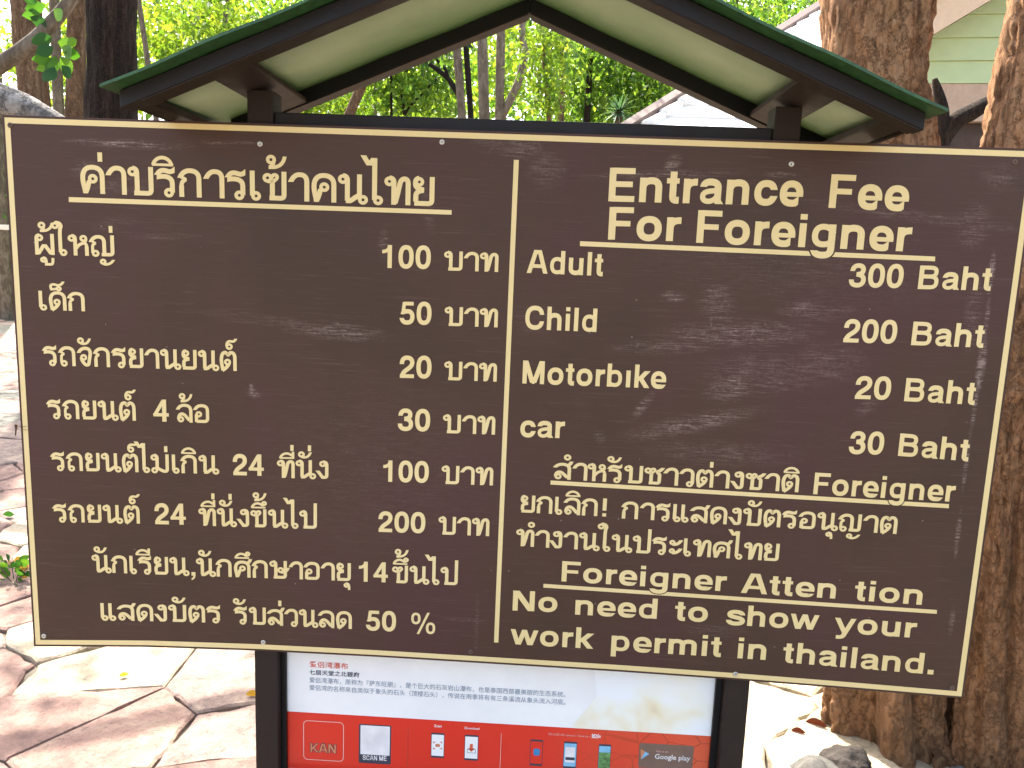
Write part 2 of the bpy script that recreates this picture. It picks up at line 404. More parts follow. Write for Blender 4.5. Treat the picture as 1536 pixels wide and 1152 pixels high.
LA = {
 'A': (100, ['M12 0 L43 100', 'M88 0 L57 100', 'w16 M26 31 L74 31', 'w17 M38 91.5 L62 91.5']),
 'B': (100, ['M19 0 L19 100', 'w17 M19 91.5 L52 91.5 C74 91.5 78 84 78 73 C78 60 70 54 52 54 L19 54', 'w17 M50 54 C76 54 82 46 82 32 C82 15 76 8.5 54 8.5 L19 8.5']),
 'C': (100, ['M84 64 C82 84 72 92 52 92 C26 92 17 74 17 50 C17 26 26 8 52 8 C72 8 82 18 85 36']),
 'E': (93, ['M19 0 L19 100', 'w17 M19 91.5 L86 91.5', 'w16 M19 52 L80 52', 'w17 M19 8.5 L87 8.5']),
 'F': (85, ['M19 0 L19 100', 'w17 M19 91.5 L80 91.5', 'w16 M19 50 L72 50']),
 'G': (108, ['M88 68 C84 84 72 92 54 92 C28 92 17 74 17 50 C17 26 28 8 54 8 C74 8 86 20 88 44', 'w15 M56 46 L96 46', 'w16 M90 50 L90 0']),
 'K': (100, ['M19 0 L19 100', 'M86 100 L24 34', 'M42 54 L86 0']),
 'M': (116, ['M18 0 L18 100', 'M98 0 L98 100', 'w21 M21 100 L55 4', 'w21 M95 100 L61 4', 'w18 M52 9 L64 9']),
 'N': (100, ['M18 0 L18 100', 'M82 0 L82 100', 'w22 M20 100 L80 0']),
 'S': (93, ['M80 66 C80 84 66 92 48 92 C30 92 18 84 18 72 C18 58 32 55 48 51 C66 47 80 43 80 28 C80 14 66 8 48 8 C26 8 14 18 14 34']),
 'a': (77, ['M16 50 C17 60 24 65 37 65 C52 65 60 60 60 48 L60 16 C60 8 62 4 66 0', 'w15 M58 42 C50 36 15 42 15 22 C15 6 34 5 44 10 C54 15 59 22 60 32']),
 'b': (85, ['M18.5 0 L18.5 100', 'w17 M17 48 C23 61 32 65 44 65 C60 65 68 54 68 36.5 C68 18 60 8 44 8 C32 8 22 11 17 25']),
 'c': (77, ['M65 46 C62 60 54 64.5 42 64.5 C26 64.5 17 54 17 36.5 C17 19 26 8.5 42 8.5 C54 8.5 62 14 66 28']),
 'd': (85, ['M66.5 0 L66.5 100', 'w17 M68 48 C62 61 53 65 41 65 C25 65 17 54 17 36.5 C17 18 25 8 41 8 C53 8 63 11 68 25']),
 'e': (77, ['w13 M17 34 L66 34', 'M65 27.6 C68 54 56 65 40 65 C24 65 16 54 16 36.5 C16 18 24 8 41 8 C52 8 61.5 9 63 17']),
 'g': (85, ['M66.5 73 L66.5 -2 C66.5 -16 58 -22 42 -22 C26 -22 20 -16 18 -8', 'w17 M68 49 C62 61 53 65 41 65 C25 65 17 54 17 38 C17 21 25 11 41 11 C53 11 63 14 68 27']),
 'h': (85, ['M18.5 0 L18.5 100', 'M18.5 44 C20 58 30 64.5 44 64.5 C58 64.5 66 58 66 44 L66 0']),
 'i': (39, ['M19.5 0 L19.5 73', 'M19.5 84 L19.5 101']),
 'ı': (39, ['M19.5 0 L19.5 73']),
 'k': (77, ['M18.5 0 L18.5 100', 'M66 73 L26 30', 'M36 42 L66 0']),
 'l': (39, ['M19.5 0 L19.5 100']),
 'm': (124, ['M18.5 0 L18.5 73', 'M18.5 46 C20 58 28 64.5 40 64.5 C53 64.5 61 58 61 46 L61 0', 'M61 46 C62 58 72 64.5 84 64.5 C97 64.5 104.5 58 104.5 46 L104.5 0']),
 'n': (85, ['M18.5 0 L18.5 73', 'M18.5 44 C20 58 30 64.5 44 64.5 C58 64.5 66 58 66 44 L66 0']),
 'o': (85, ['M42.5 65 C60 65 69 54 69 36.5 C69 19 60 8 42.5 8 C25 8 16 19 16 36.5 C16 54 25 65 42.5 65 Z']),
 'p': (85, ['M18.5 -28 L18.5 73', 'w17 M17 48 C23 61 32 65 44 65 C60 65 68 54 68 36.5 C68 18 60 8 44 8 C32 8 22 11 17 25']),
 'r': (52, ['M18.5 0 L18.5 73', 'M18.5 38 C18.5 56 28 64 50 63.5']),
 's': (75, ['M64 50 C63 61 52 65.5 38 65.5 C24 65.5 15.5 61 15.5 53 C15.5 43 26 41.5 39 38.5 C53 35.5 65 33 65 21.5 C65 12 54 7.5 38 7.5 C24 7.5 14 12 12 24']),
 't': (47, ['M24 93 L24 20 C24 9 29 7 43 8.5', 'w15 M4 65.5 L42 65.5']),
 'u': (85, ['M66.5 73 L66.5 0', 'M66.5 29 C65 15 55 8.5 41 8.5 C27 8.5 19 15 19 29 L19 73']),
 'w': (110, ['w18 M10 73 L31 0', 'w18 M33 0 L55 73', 'w18 M55 73 L77 0', 'w18 M79 0 L100 73']),
 'y': (79, ['w18 M10 73 L41 0', 'w18 M69 73 L39 -6 C35 -20 28 -22 10 -21']),
 '.': (39, ['w22 M19.5 0 L19.5 22']),
 ',': (34, ['w20 M18 0 L18 20', 'w10 M23 4 C23 -8 18 -16 8 -20']),
 '!': (46, ['w19 M23 34 L23 104', 'w19 M23 0 L23 19']),
 '%': (124, ['w12 M27 96 C38 96 43 88 43 73 C43 58 38 50 27 50 C16 50 11 58 11 73 C11 88 16 96 27 96 Z', 'w12 M97 50 C108 50 113 42 113 27 C113 12 108 4 97 4 C86 4 81 12 81 27 C81 42 86 50 97 50 Z', 'w11 M38 -4 L86 104']),
 '0': (77, ['M38.5 92 C58 92 63 72 63 50 C63 28 58 8 38.5 8 C19 8 14 28 14 50 C14 72 19 92 38.5 92 Z']),
 '1': (77, ['M42 0 L42 100', 'w15 M8 71 C28 72 38 78 42 100']),
 '2': (77, ['M15 62 C15 82 24 91 39 91 C54 91 62 82 62 70 C62 54 50 46 36 36 C26 29 20 22 17 8', 'w17 M7 8.5 L71 8.5']),
 '3': (77, ['M15 68 C16 84 24 91.5 38 91.5 C52 91.5 59 84 59 74 C59 62 52 55 32 54', 'M36 54 C54 53 63 44 63 31 C63 16 54 8 38 8 C22 8 13 16 13 32']),
 '4': (77, ['M53 0 L53 100', 'w15 M3 31 L74 31', 'w16 M50 96 L10 30']),
 '5': (77, ['w16 M23 91.5 L67 91.5', 'w16 M25 98 L18 44', 'M19 47 C24 56 32 58 40 58 C55 58 62 48 62 33 C62 17 54 8 38 8 C24 8 15 14 13 28']),
}

def parse(path):
    tok = path.replace('M', ' M ').replace('L', ' L ').replace('C', ' C ').replace('Z', ' Z ').split()
    pts = []; closed = False; i = 0; cmd = None
    def num(k): return float(tok[k])
    while i < len(tok):
        if tok[i] in 'MLCZ':
            cmd = tok[i]; i += 1
            if cmd == 'Z': closed = True
            continue
        if cmd in 'ML':
            pts.append((num(i), num(i + 1))); i += 2
        else:
            p0 = pts[-1]; c = [(num(i + 2 * k), num(i + 2 * k + 1)) for k in range(3)]; i += 6
            for s in range(1, 9):
                u = s / 8; a = (1-u)**3; b_ = 3*u*(1-u)**2; c_ = 3*u*u*(1-u); d_ = u**3
                pts.append((a*p0[0]+b_*c[0][0]+c_*c[1][0]+d_*c[2][0], a*p0[1]+b_*c[0][1]+c_*c[1][1]+d_*c[2][1]))
    out = [pts[0]]
    for p in pts[1:]:
        if math.hypot(p[0]-out[-1][0], p[1]-out[-1][1]) > 1e-3: out.append(p)
    if closed and math.hypot(out[0][0]-out[-1][0], out[0][1]-out[-1][1]) < 1e-2: out.pop()
    return out, closed

def ribbon(pts, closed, wd):
    h = wd / 2
    if not closed:          # drop samples that a slanted end cut would fold over
        for _ in (0, 1):
            pts = pts[::-1]
            for _k in range(6):
                if len(pts) < 3: break
                ax_, ay_ = pts[-1][0]-pts[-2][0], pts[-1][1]-pts[-2][1]; l_ = math.hypot(ax_, ay_); ax_ /= l_; ay_ /= l_
                ret = h*abs(ax_/ay_) if abs(ay_) >= abs(ax_)*.95 else h*abs(ay_/ax_)
                if l_ < min(ret, h*1.1)*1.08: pts = pts[:-2] + [pts[-1]]
                else: break
    n = len(pts); L = []; Rr = []
    def nd(a, b):
        dx, dy = b[0]-a[0], b[1]-a[1]; l = math.hypot(dx, dy); return dx/l, dy/l
    for i in range(n):
        if closed or 0 < i < n - 1:
            d0 = nd(pts[i-1], pts[i]); d1 = nd(pts[i], pts[(i+1) % n])
            n0 = (-d0[1], d0[0]); n1 = (-d1[1], d1[0])
            mx, my = n0[0]+n1[0], n0[1]+n1[1]; l = math.hypot(mx, my) or 1
            mx /= l; my /= l
            k = h / max(.45, mx*n0[0]+my*n0[1])
            L.append((pts[i][0]+mx*k, pts[i][1]+my*k)); Rr.append((pts[i][0]-mx*k, pts[i][1]-my*k))
        else:
            d = nd(pts[0], pts[1]) if i == 0 else nd(pts[-2], pts[-1])
            for sgn, dst in ((1, L), (-1, Rr)):
                cx, cy = pts[i][0]-sgn*d[1]*h, pts[i][1]+sgn*d[0]*h
                if abs(d[1]) >= abs(d[0]) * .95: tt = (pts[i][1]-cy)/d[1]
                else: tt = (pts[i][0]-cx)/d[0]
                tt = max(-h*1.1, min(h*1.1, tt))
                dst.append((cx+d[0]*tt, cy+d[1]*tt))
    return L, Rr

def ring(cx, cy, r, k=16):
    return [(cx+r*math.cos(2*math.pi*i/k), cy+r*math.sin(2*math.pi*i/k)) for i in range(k)], True

def strokes(text, latin_w=LW, thai_w=TW):
    """-> list of (pts, closed, width, is_base, glyph index, char)"""
    out = []; x = 0; anchor = 0; last = []
    gi = 0
    for ch in text:
        if ch == ' ':
            x += 38; last = []; continue
        if ch in TH:
            adv, anc, paths = TH[ch]; wd0 = thai_w; dx = x; base = True
            anchor = x + anc; x += adv + 5; last = [ch]; dy = 0; gi += 1
        elif ch in MK:
            adv = 0; paths = MK[ch]; wd0 = 12.5; base = False; dy = 0; dx = anchor
            if ch in '่้์' and any(k in last for k in 'ิีึั'): dy = 36
            if ch == '่' and not any(k in last for k in 'ิีึั'): pass
            last.append(ch); gi += 1
        elif ch == 'ำ':
            # nikhahit + sara aa
            for pt in MK['ํ']:
                p, c = ring(anchor - 8, 126, 11.5); out.append((p, c, 11.5, False, gi, ch))
            dx = x; adv, anc, paths = TH['า']; wd0 = thai_w; x += adv; base = True; dy = 0; gi += 1
        else:
            adv, paths = LA[ch]; wd0 = latin_w; dx = x; base = True; x += adv; dy = 0; last = [ch]; gi += 1
        for p in paths:
            wd = wd0
            if p.startswith('w'):
                a, p = p.split(' ', 1); wd = float(a[1:]) * (wd0 / LW if ch in LA else 1)
            if p.startswith('O'):
                q = [float(s) for s in p[1:].split()]
                pts, cl = ring(q[0], q[1], q[2] if len(q) > 2 else 11); wd = 11.5
            else:
                pts, cl = parse(p)
            out.append(([(a + dx, b_ + dy) for a, b_ in pts], cl, wd, base, gi, ch))
        if ch == 'ญ' and not text.startswith('ผู้'):
            pass
        if ch == 'ญ':
            out.append((ring(anchor - 42, -26, 9)[0], True, 11, False, gi, ch))
            out.append((parse(f'M{anchor-42} -37 C{anchor-22} -42 {anchor-6} -34 {anchor+3} -16')[0], False, 12, False, gi, ch))
    return out

def lettering(text, left, right, hpx, name='lettering', parent=None, yb=-.0010, plane=0.0, mat=None, latin_w=LW, thai_w=TW, outline=None, xh=100.0, off=(0, ZC)):
    """lay one line of cut letters on the board between two measured baseline points"""
    a = at(left[0], left[1], plane); b = at(right[0], right[1], plane)
    top = at(left[0], left[1] - hpx, plane)
    s = (top.z - a.z) / xh
    S = strokes(text, latin_w, thai_w)
    R = []
    for pts, cl, wd, base, gi, ch in S:
        L, Rr = ribbon(pts, cl, wd); R.append((L, Rr, cl, base, gi, ch, pts, wd))
    xs = [p[0] for L, Rr, cl, base, *_ in R if base for p in L + Rr]
    u0, u1 = min(xs), max(xs)
    sx = (b.x - a.x) / (u1 - u0); slope = (b.z - a.z) / (b.x - a.x)
    vs = []; fs = []; mi = []
    cur = None; k = 0
    def put(L, Rr, cl, y, m_):
        i0 = len(vs); n = len(L)
        for q in L + Rr:
            x = a.x + (q[0] - u0) * sx; z = a.z + (x - a.x) * slope + q[1] * s
            vs.append((x - off[0], y, z - off[1]))
        for i in range(n if cl else n - 1):
            j = (i + 1) % n
            fs.append((i0 + i, i0 + j, i0 + n + j, i0 + n + i)); mi.append(m_)
    for L, Rr, cl, base, gi, ch, pts, wd in R:
        if gi != cur: cur = gi; k = 0
        y = plane + yb - .00004 * k - .00002 * (gi % 2); k += 1
        if outline and ch in outline:
            L2, R2 = ribbon(pts, cl, wd + 9); put(L2, R2, cl, plane + yb * .75 - .00002 * k, 1)
        put(L, Rr, cl, y, 0)
    o = mesh_obj(name, vs, fs, [mat or M['vinyl'], M['board']], parent or board)
    o.data.polygons.foreach_set('material_index', mi)
    return o

for args in [
    ('ค่าบริการเข้าคนไทย', (121.9, 289.8), (651.4, 309.4), 43),
    ('ผู้ใหญ่', (53.4, 381.8), (172.4, 384.8), 31.5), ('100', (573.2, 401.8), (646, 403.4), 34.5), ('บาท', (665.7, 405.5), (747.2, 408), 29),
    ('เด็ก', (59.4, 464.5), (128.1, 467), 28.5), ('50', (599.3, 486.2), (647, 487.2), 34), ('บาท', (666.5, 488.5), (746.4, 491), 28.5),
    ('รถจักรยานยนต์', (64.3, 547.7), (355.5, 556.5), 29.5), ('20', (599.3, 566.7), (647, 567.6), 33.5), ('บาท', (665.9, 569.8), (745, 572.4), 28),
    ('รถยนต์', (70.3, 627.3), (204.4, 631), 28.5), ('4', (230, 632), (253.9, 632.5), 33), ('ล้อ', (264.3, 633.3), (314.3, 634.5), 28),
    ('30', (596.7, 645.6), (645, 647), 33), ('บาท', (663.9, 649.3), (742.5, 651.9), 28),
    ('รถยนต์ไม่เกิน', (76.3, 705.3), (329.4, 710.8), 27.5), ('24', (349.7, 712.5), (396.1, 713.7), 32), ('ที่นั่ง', (415.7, 716.5), (492.8, 718.3), 27.5),
    ('100', (574.8, 722.3), (643, 724), 32), ('บาท', (662, 725.5), (739.4, 728), 27.5),
    ('รถยนต์', (79.4, 782.5), (210.4, 785.2), 27), ('24', (232.6, 786), (279.4, 787), 31.5), ('ที่นั่งขึ้นไป', (298.2, 788.2), (475.6, 793), 27),
    ('200', (567.5, 797.6), (637.8, 799.6), 31), ('บาท', (657.3, 801.3), (733.6, 804), 27),
    ('นักเรียน,นักศึกษาอายุ', (138.5, 858), (526.4, 871.4), 26.5), ('14', (538.3, 872), (581.8, 873.5), 30), ('ขึ้นไป', (587.8, 874), (686.5, 877.6), 26.5),
    ('แสดงบัตร', (151.8, 929.8), (330.7, 934), 25.5), ('รับส่วนลด', (350.3, 935), (527.9, 943.2), 26), ('50', (548.8, 945), (594, 947), 30), ('%', (616.5, 949), (652.7, 950.5), 30),
    ('สำหรับชาวต่างชาติ', (828.5, 718.2), (1197.2, 738.3), 26.5), ('ยกเลิก!', (780.3, 768.2), (909, 774.7), 26),
    ('การแสดงบัตรอนุญาต', (930.6, 777.3), (1344.3, 800.8), 26), ('ทำงานในประเทศไทย', (773.5, 818.5), (1167.3, 841.7), 26)]:
    lettering(*args)
for t_, l, r, h, kw in [
    ('Entrance', (912.3, 302), (1203, 309.3), 50.5, {'latin_w': 20.5}), ('Fee', (1242.3, 311.7), (1361.3, 316.5), 50.5, {'latin_w': 20.5}),
    ('For', (911.8, 359.3), (1019.9, 362), 49, {'latin_w': 20.5}), ('Foreigner', (1043.9, 364), (1364.6, 377.5), 49, {'latin_w': 20.5, 'outline': 'g'}),
    ('Adult', (790, 409.3), (903.8, 414), 35, {}), ('300', (1272, 430.4), (1353, 432), 35.5, {}), ('Baht', (1376, 433.5), (1485, 435.8), 35.5, {}),
    ('Child', (787.3, 493.4), (894.9, 498), 35, {}), ('200', (1263.6, 513.2), (1343.5, 515.4), 35, {}), ('Baht', (1366, 517.6), (1474, 521.4), 35.5, {}),
    ('Motorbıke', (783.4, 575), (998.3, 583), 34.5, {}), ('20', (1281, 598.2), (1334.4, 599.6), 34.5, {}), ('Baht', (1355.5, 601.6), (1461, 607), 35, {}),
    ('car', (780, 655.4), (846.5, 657.2), 34, {}), ('30', (1272, 680.5), (1324, 681.8), 34, {}), ('Baht', (1346.4, 683.6), (1451.6, 691.6), 34, {}),
    ('Foreigner', (1219.3, 741), (1430.8, 752.6), 32.5, {'outline': 'g'}),
    ('Foreigner', (842, 871.7), (1088.6, 886.8), 30.5, {'outline': 'g'}), ('Atten', (1111, 888.9), (1252.4, 897.7), 30, {}), ('tion', (1280.5, 900), (1382, 907), 30.5, {}),
    ('No', (768.3, 915.4), (835.5, 918), 30, {}), ('need', (862.3, 921.5), (985.3, 928), 30, {}), ('to', (1011.3, 930), (1060.8, 933), 30, {}),
    ('show', (1088, 936.5), (1227, 944.8), 30.5, {}), ('your', (1250, 948.2), (1373, 956.6), 30.5, {}),
    ('work', (765.2, 965.7), (890.2, 973), 31, {}), ('permit', (915.7, 975.4), (1080.8, 985), 31, {}), ('in', (1105.8, 987), (1148, 989.6), 31, {}), ('thailand.', (1173.2, 993), (1399.5, 1011.6), 31, {})]:
    lettering(t_, l, r, h, **kw)

def strip(name, p, parent=board):
    q = [bpt(*k) for k in p]
    return flat(name, [q], -.0005, M['vinyl'], parent, (0, ZC))
strip('divider', [(741, 963.5), (747.6, 963.7), (778.3, 240), (770.8, 239.8)])
strip('underline', [(103.4, 303), (677.4, 322), (677.4, 315.2), (103.4, 295.6)])
strip('underline', [(869.9, 369), (1402.4, 391.9), (1402.6, 384.8), (870, 361.8)])
strip('underline', [(825.7, 726.7), (1423, 762.3), (1423.4, 756), (825.9, 720.6)])
strip('underline', [(815, 881.2), (1405, 920.6), (1405.3, 914.8), (815.2, 875.6)])

# screws: shallow pan heads with a cross recess ring
def screw(px, py, mat, r=.0065):
    x, z = bpt(px, py)
    vs = []; fs = []; k = 14
    prof = [(1, 0), (.95, .0015), (.55, .0024), (.42, .0012), (0.2, .0008)]
    for (rr, dy) in prof:
        for i in range(k):
            a = 2*math.pi*i/k; vs.append((x+rr*r*math.cos(a), -dy-.0003, z-ZC+rr*r*math.sin(a)))
    for j in range(len(prof)-1):
        for i in range(k):
            fs.append((j*k+i, j*k+(i+1) % k, (j+1)*k+(i+1) % k, (j+1)*k+i))
    fs.append(tuple((len(prof)-1)*k+i for i in range(k)))
    o = mesh_obj('screw', vs, fs, [mat, M['steel']], board, True)
    o.data.polygons[-1].material_index = 1
    return o
M['zinc'] = simple('zinc_screw', (.55, .5, .42), .35, .6)
M['rusty'] = simple('rusty_screw', (.12, .07, .045), .7, .2)
for p in ((390, 216), (663, 213), (1187, 246), (395, 963.5), (1103, 1011), (66, 954)): screw(*p, M['zinc'])
for p in ((15.6, 188), (706, 978), (1427.7, 1032), (1522, 243)): screw(*p, M['rusty'])

# ------------------------------------------------------------------ the stand: posts, rafters, sheets
XR = .03; SL = .412; ZB = 2.246
def zb(x): return ZB - SL * abs(x - XR)
for x0 in (-.617, .608):
    sp_(box('post', x0, x0+.061, .0105, .0765, -.2, 1.985, M['steel_brown'], bevel=.003))
sp_(box('cross_beam', -.5555, .6075, .020, .066, 1.888, 1.938, M['steel'], bevel=.003))
sp_(box('cross_beam', -.5555, .6075, .020, .066, .60, .645, M['steel'], bevel=.003))
TF, TB = .034, .036; FD = .011
for (y, th, half_l, half_r, mt) in ((-.190, TF, .828, .812, M['steel']), (.280, TB, .785, .805, M['steel_black'])):
    for sg, half in ((-1, half_l), (1, half_r)):
        dd = FD if y < 0 else 0
        sp_(bar('rafter', (XR + sg*.0005, y, ZB-dd), (XR + sg*half, y, zb(XR + half)-dd), .05, th, mt))
# bottom skins of the rafters: thin strips of browner steel
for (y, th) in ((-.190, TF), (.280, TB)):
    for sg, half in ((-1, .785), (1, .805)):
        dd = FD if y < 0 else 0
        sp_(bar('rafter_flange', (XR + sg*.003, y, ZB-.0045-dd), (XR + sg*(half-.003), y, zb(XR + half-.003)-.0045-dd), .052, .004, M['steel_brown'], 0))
# cap beams over the posts (front to back) and eave purlins, tilted with the roof
def purlin(name, xa, xb, dz, th, mat, y0=-.1645, y1=.2545):
    z0, z1 = zb(xa) + dz, zb(xb) + dz
    vs = [(xa,y0,z0),(xb,y0,z1),(xb,y1,z1),(xa,y1,z0),(xa,y0,z0+th),(xb,y0,z1+th),(xb,y1,z1+th),(xa,y1,z0+th)]
    fs = [(0,3,2,1),(4,5,6,7),(0,1,5,4),(1,2,6,5),(2,3,7,6),(3,0,4,7)]
    bm = bmesh.new(); bv = [bm.verts.new(p) for p in vs]
    for f in fs: bm.faces.new([bv[i] for i in f])
    bmesh.ops.recalc_face_normals(bm, faces=bm.faces[:])
    bmesh.ops.bevel(bm, geom=bm.edges[:], offset=.002, segments=1, affect='EDGES')
    return sp_(bm_obj(name, bm, mat))
for sg in (-1, 1):
    x = lambda d: XR + sg*d
    purlin('purlin', x(.665), x(.580), .0, .013, M['steel_brown'])
    purlin('purlin', x(.805 if sg > 0 else .826), x(.765 if sg > 0 else .798), .0, .018, M['steel_brown'])
    purlin('eave_light_stop', x(.8165 if sg > 0 else .8295), x(.8135 if sg > 0 else .8275), 0, .024, M['steel_brown'], -.16, .25)  # added filler that stops sky light leaking in at the eave
# roof sheets, real 4 mm thickness, front overhang; mitred at the ridge
def sheet(sg, half):
    th = .006
    y0, y1 = -.262, .345
    nx, ny = 24, 10
    vs = []; fs = []
    for layer in (0, 1):
        for j in range(ny + 1):
            for i in range(nx + 1):
                d = .0005 + half * i / nx
                zz = ZB - SL*d + layer*th + .0245 + .0135*j/ny
                yy = y0 + (y1-y0)*j/ny
                zz += .0018*math.sin(d*23)*(1 if j in (0, ny) else .6)*min(1, i/3)
                vs.append((XR + sg*d, yy, zz))
    W = nx + 1; n = W*(ny+1)
    for j in range(ny):
        for i in range(nx):
            a = j*W+i
            fs.append((a, a+W, a+W+1, a+1)); fs.append((n+a, n+a+1, n+a+W+1, n+a+W))
    ntop = len(fs)
    for i in range(nx):
        fs.append((i, i+1, n+i+1, n+i)); a = ny*W+i; fs.append((a, n+a, n+a+1, a+1))
    for j in range(ny):
        a = j*W; fs.append((a, n+a, n+a+W, a+W)); a += nx; fs.append((a, a+W, n+a+W, n+a))
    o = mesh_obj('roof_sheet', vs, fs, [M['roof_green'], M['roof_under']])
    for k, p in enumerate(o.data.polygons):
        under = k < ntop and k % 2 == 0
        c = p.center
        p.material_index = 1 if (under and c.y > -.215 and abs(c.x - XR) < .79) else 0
    bm = bmesh.new(); bm.from_mesh(o.data); bmesh.ops.recalc_face_normals(bm, faces=bm.faces[:]); bm.to_mesh(o.data); bm.free()
    return sp_(o)
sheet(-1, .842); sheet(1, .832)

# ------------------------------------------------------------------ poster panel below
PY = .046
def ppt(px, py): 
    p = at(px, py, PY); return (p.x, p.z)
pl, pr = -.5545, .6065
M['poster_white'] = simple('poster_white', (.88, .85, .80), .3, var=.05, scale=6)
m, t, b, o = new_mat('poster_red'); v = coords(t)
n = noise_n(t, v, 3, 4); cr = t.nodes.new('ShaderNodeTexVoronoi'); cr.feature = 'DISTANCE_TO_EDGE'; cr.inputs['Scale'].default_value = 13
t.links.new(coords(t, (1, 1, 1.7)), cr.inputs['Vector'])
sepx = t.nodes.new('ShaderNodeSeparateXYZ'); t.links.new(v, sepx.inputs[0])
right_m = t.nodes.new('ShaderNodeMapRange'); right_m.inputs[1].default_value = .15; right_m.inputs[2].default_value = .5
t.links.new(sepx.outputs[0], right_m.inputs[0])
crk = mathn(t, 'MULTIPLY', mathn(t, 'LESS_THAN', cr.outputs['Distance'], .03), mathn(t, 'MULTIPLY', right_m.outputs[0], .45))
base = mixc(t, mathn(t, 'MULTIPLY', right_m.outputs[0], mathn(t, 'MULTIPLY', n, .9)), (.72, .038, .018), (.70, .19, .08))
t.links.new(mixc(t, crk, base, (.25, .05, .02)), b.inputs['Base Color']); b.inputs['Roughness'].default_value = .3
M['poster_red'] = m
m, t, b, o = new_mat('poster_photo'); v = coords(t)
n = noise_n(t, coords(t, (1.2, 1, 1)), 5, 3, .5, .3)
t.links.new(ramp(t, n, [(.26, (.66, .42, .25)), (.36, (.86, .74, .50)), (.46, (.90, .86, .72)), (.60, (.90, .89, .86))]).outputs[0], b.inputs['Base Color'])
b.inputs['Roughness'].default_value = .3
M['poster_photo'] = m
panel = box('poster_panel', pl, pr, PY + .0006, PY + .012, .225, .5995, M['poster_white'])
sp_(panel)
def pin(o):
    o.parent = panel; o.location = (0, 0, 0); return o
ZR = (ppt(432, 1066)[1] + ppt(1060, 1105)[1]) / 2
pin(flat('red_band', [[(pl+.001, .226), (pr-.001, .226), (pr-.001, ZR), (pl+.001, ZR)]], PY, M['poster_red'], None))
ph = [ppt(857, 1088), ppt(895, 1045), ppt(891, 960), ppt(1075, 970), ppt(1062, 1103)]
ph = [(ph[0][0], ZR+.0004), ph[1], (ph[2][0], .599), (pr-.002, .599), (pr-.002, ZR+.0004)]
pin(flat('printed_photo', [ph], PY-.0001, M['poster_photo'], None))
sp_(box('panel_rail', pl, pr, .022, .07, .17, .2245, M['steel'], bevel=.002))
sp_(box('panel_rail', pl+.0003, pl+.013, .034, .0455, .2252, .5985, M['steel_black'], bevel=.001))
sp_(box('panel_rail', pr-.017, pr-.0003, .034, .0455, .2252, .5985, M['steel_black'], bevel=.001))
M['ink_red'] = simple('ink_red', (.70, .10, .04), .4); M['ink_dark'] = simple('ink_dark', (.05, .05, .07), .4)
M['ink_grey'] = simple('ink_grey', (.22, .26, .32), .4); M['ink_white'] = simple('ink_white', (.8, .75, .72), .4)
M['ink_orange'] = simple('ink_orange', (.62, .22, .10), .4); M['ink_pink'] = simple('ink_pink', (.75, .40, .34), .4)
M['ink_badge'] = simple('ink_badge', (.20, .12, .085), .4); M['ink_blue'] = simple('ink_blue', (.05, .22, .45), .4)
M['ink_green'] = simple('ink_green', (.12, .25, .08), .4, var=.6, scale=120); M['ink_sky'] = simple('ink_sky', (.25, .50, .68), .4)
def print_text(body, left, right, mat, squeeze=1.0, bold=0.0, y=PY-.0004, name='printed_text', zoff=0):
    cu = bpy.data.curves.new('t', 'FONT'); cu.body = body; cu.size = 1; cu.resolution_u = 2; cu.offset = bold
    to = bpy.data.objects.new('t', cu); COL.objects.link(to)
    bpy.context.view_layer.update()
    me = bpy.data.meshes.new_from_object(to.evaluated_get(bpy.context.evaluated_depsgraph_get()))
    bpy.data.objects.remove(to)
    a = at(*left, PY); b_ = at(*right, PY)
    co = np.zeros(len(me.vertices)*3); me.vertices.foreach_get('co', co); co = co.reshape(-1, 3)
    u0, u1 = co[:, 0].min(), co[:, 0].max(); k = (b_.x-a.x)/(u1-u0)
    z = (a.z+b_.z)/2
    out = np.c_[a.x+(co[:, 0]-u0)*k, np.full(len(co), y), z + co[:, 1]*k*squeeze]
    me.vertices.foreach_set('co', out.ravel()); me.materials.clear(); me.materials.append(mat); me.update()
    o = bpy.data.objects.new(name, me); COL.objects.link(o)
    return pin(o)
print_text('爱侣湾瀑布', (464.5, 1000), (522, 1003), M['ink_red'], .9, .008)
print_text('七层天堂之北碧府', (464, 1012), (539, 1014.5), M['ink_dark'], .9, .012)
print_text('爱侣湾瀑布，原称为『萨东旺朋』，是个巨大的石灰岩山瀑布，也是泰国西部最美丽的生态系统。', (464, 1022), (848, 1046), M['ink_grey'], 1.05)
print_text('爱侣湾的名称来自类似于象头的石头（顶楼石头），传说在雨季将有有三条溪流从象头流入河底。', (464, 1033.5), (848, 1057.5), M['ink_grey'], 1.05)
def rrect(x0, z0, x1, z1, r, k=5):
    out = []
    for cx, cz, a0 in ((x1-r, z0+r, -90), (x1-r, z1-r, 0), (x0+r, z1-r, 90), (x0+r, z0+r, 180)):
        for i in range(k+1):
            a = math.radians(a0 + 90*i/k); out.append((cx+r*math.cos(a), cz+r*math.sin(a)))
    return out
def pbox(x0, y0, x1, y1, r, mat, lvl=1, name='printed_shape'):
    a = ppt(x0, y1); b_ = ppt(x1, y0); k = .0018
    return pin(flat(name, [rrect(a[0], a[1], b_[0], b_[1], r*k)], PY-.0002*lvl, mat, None))
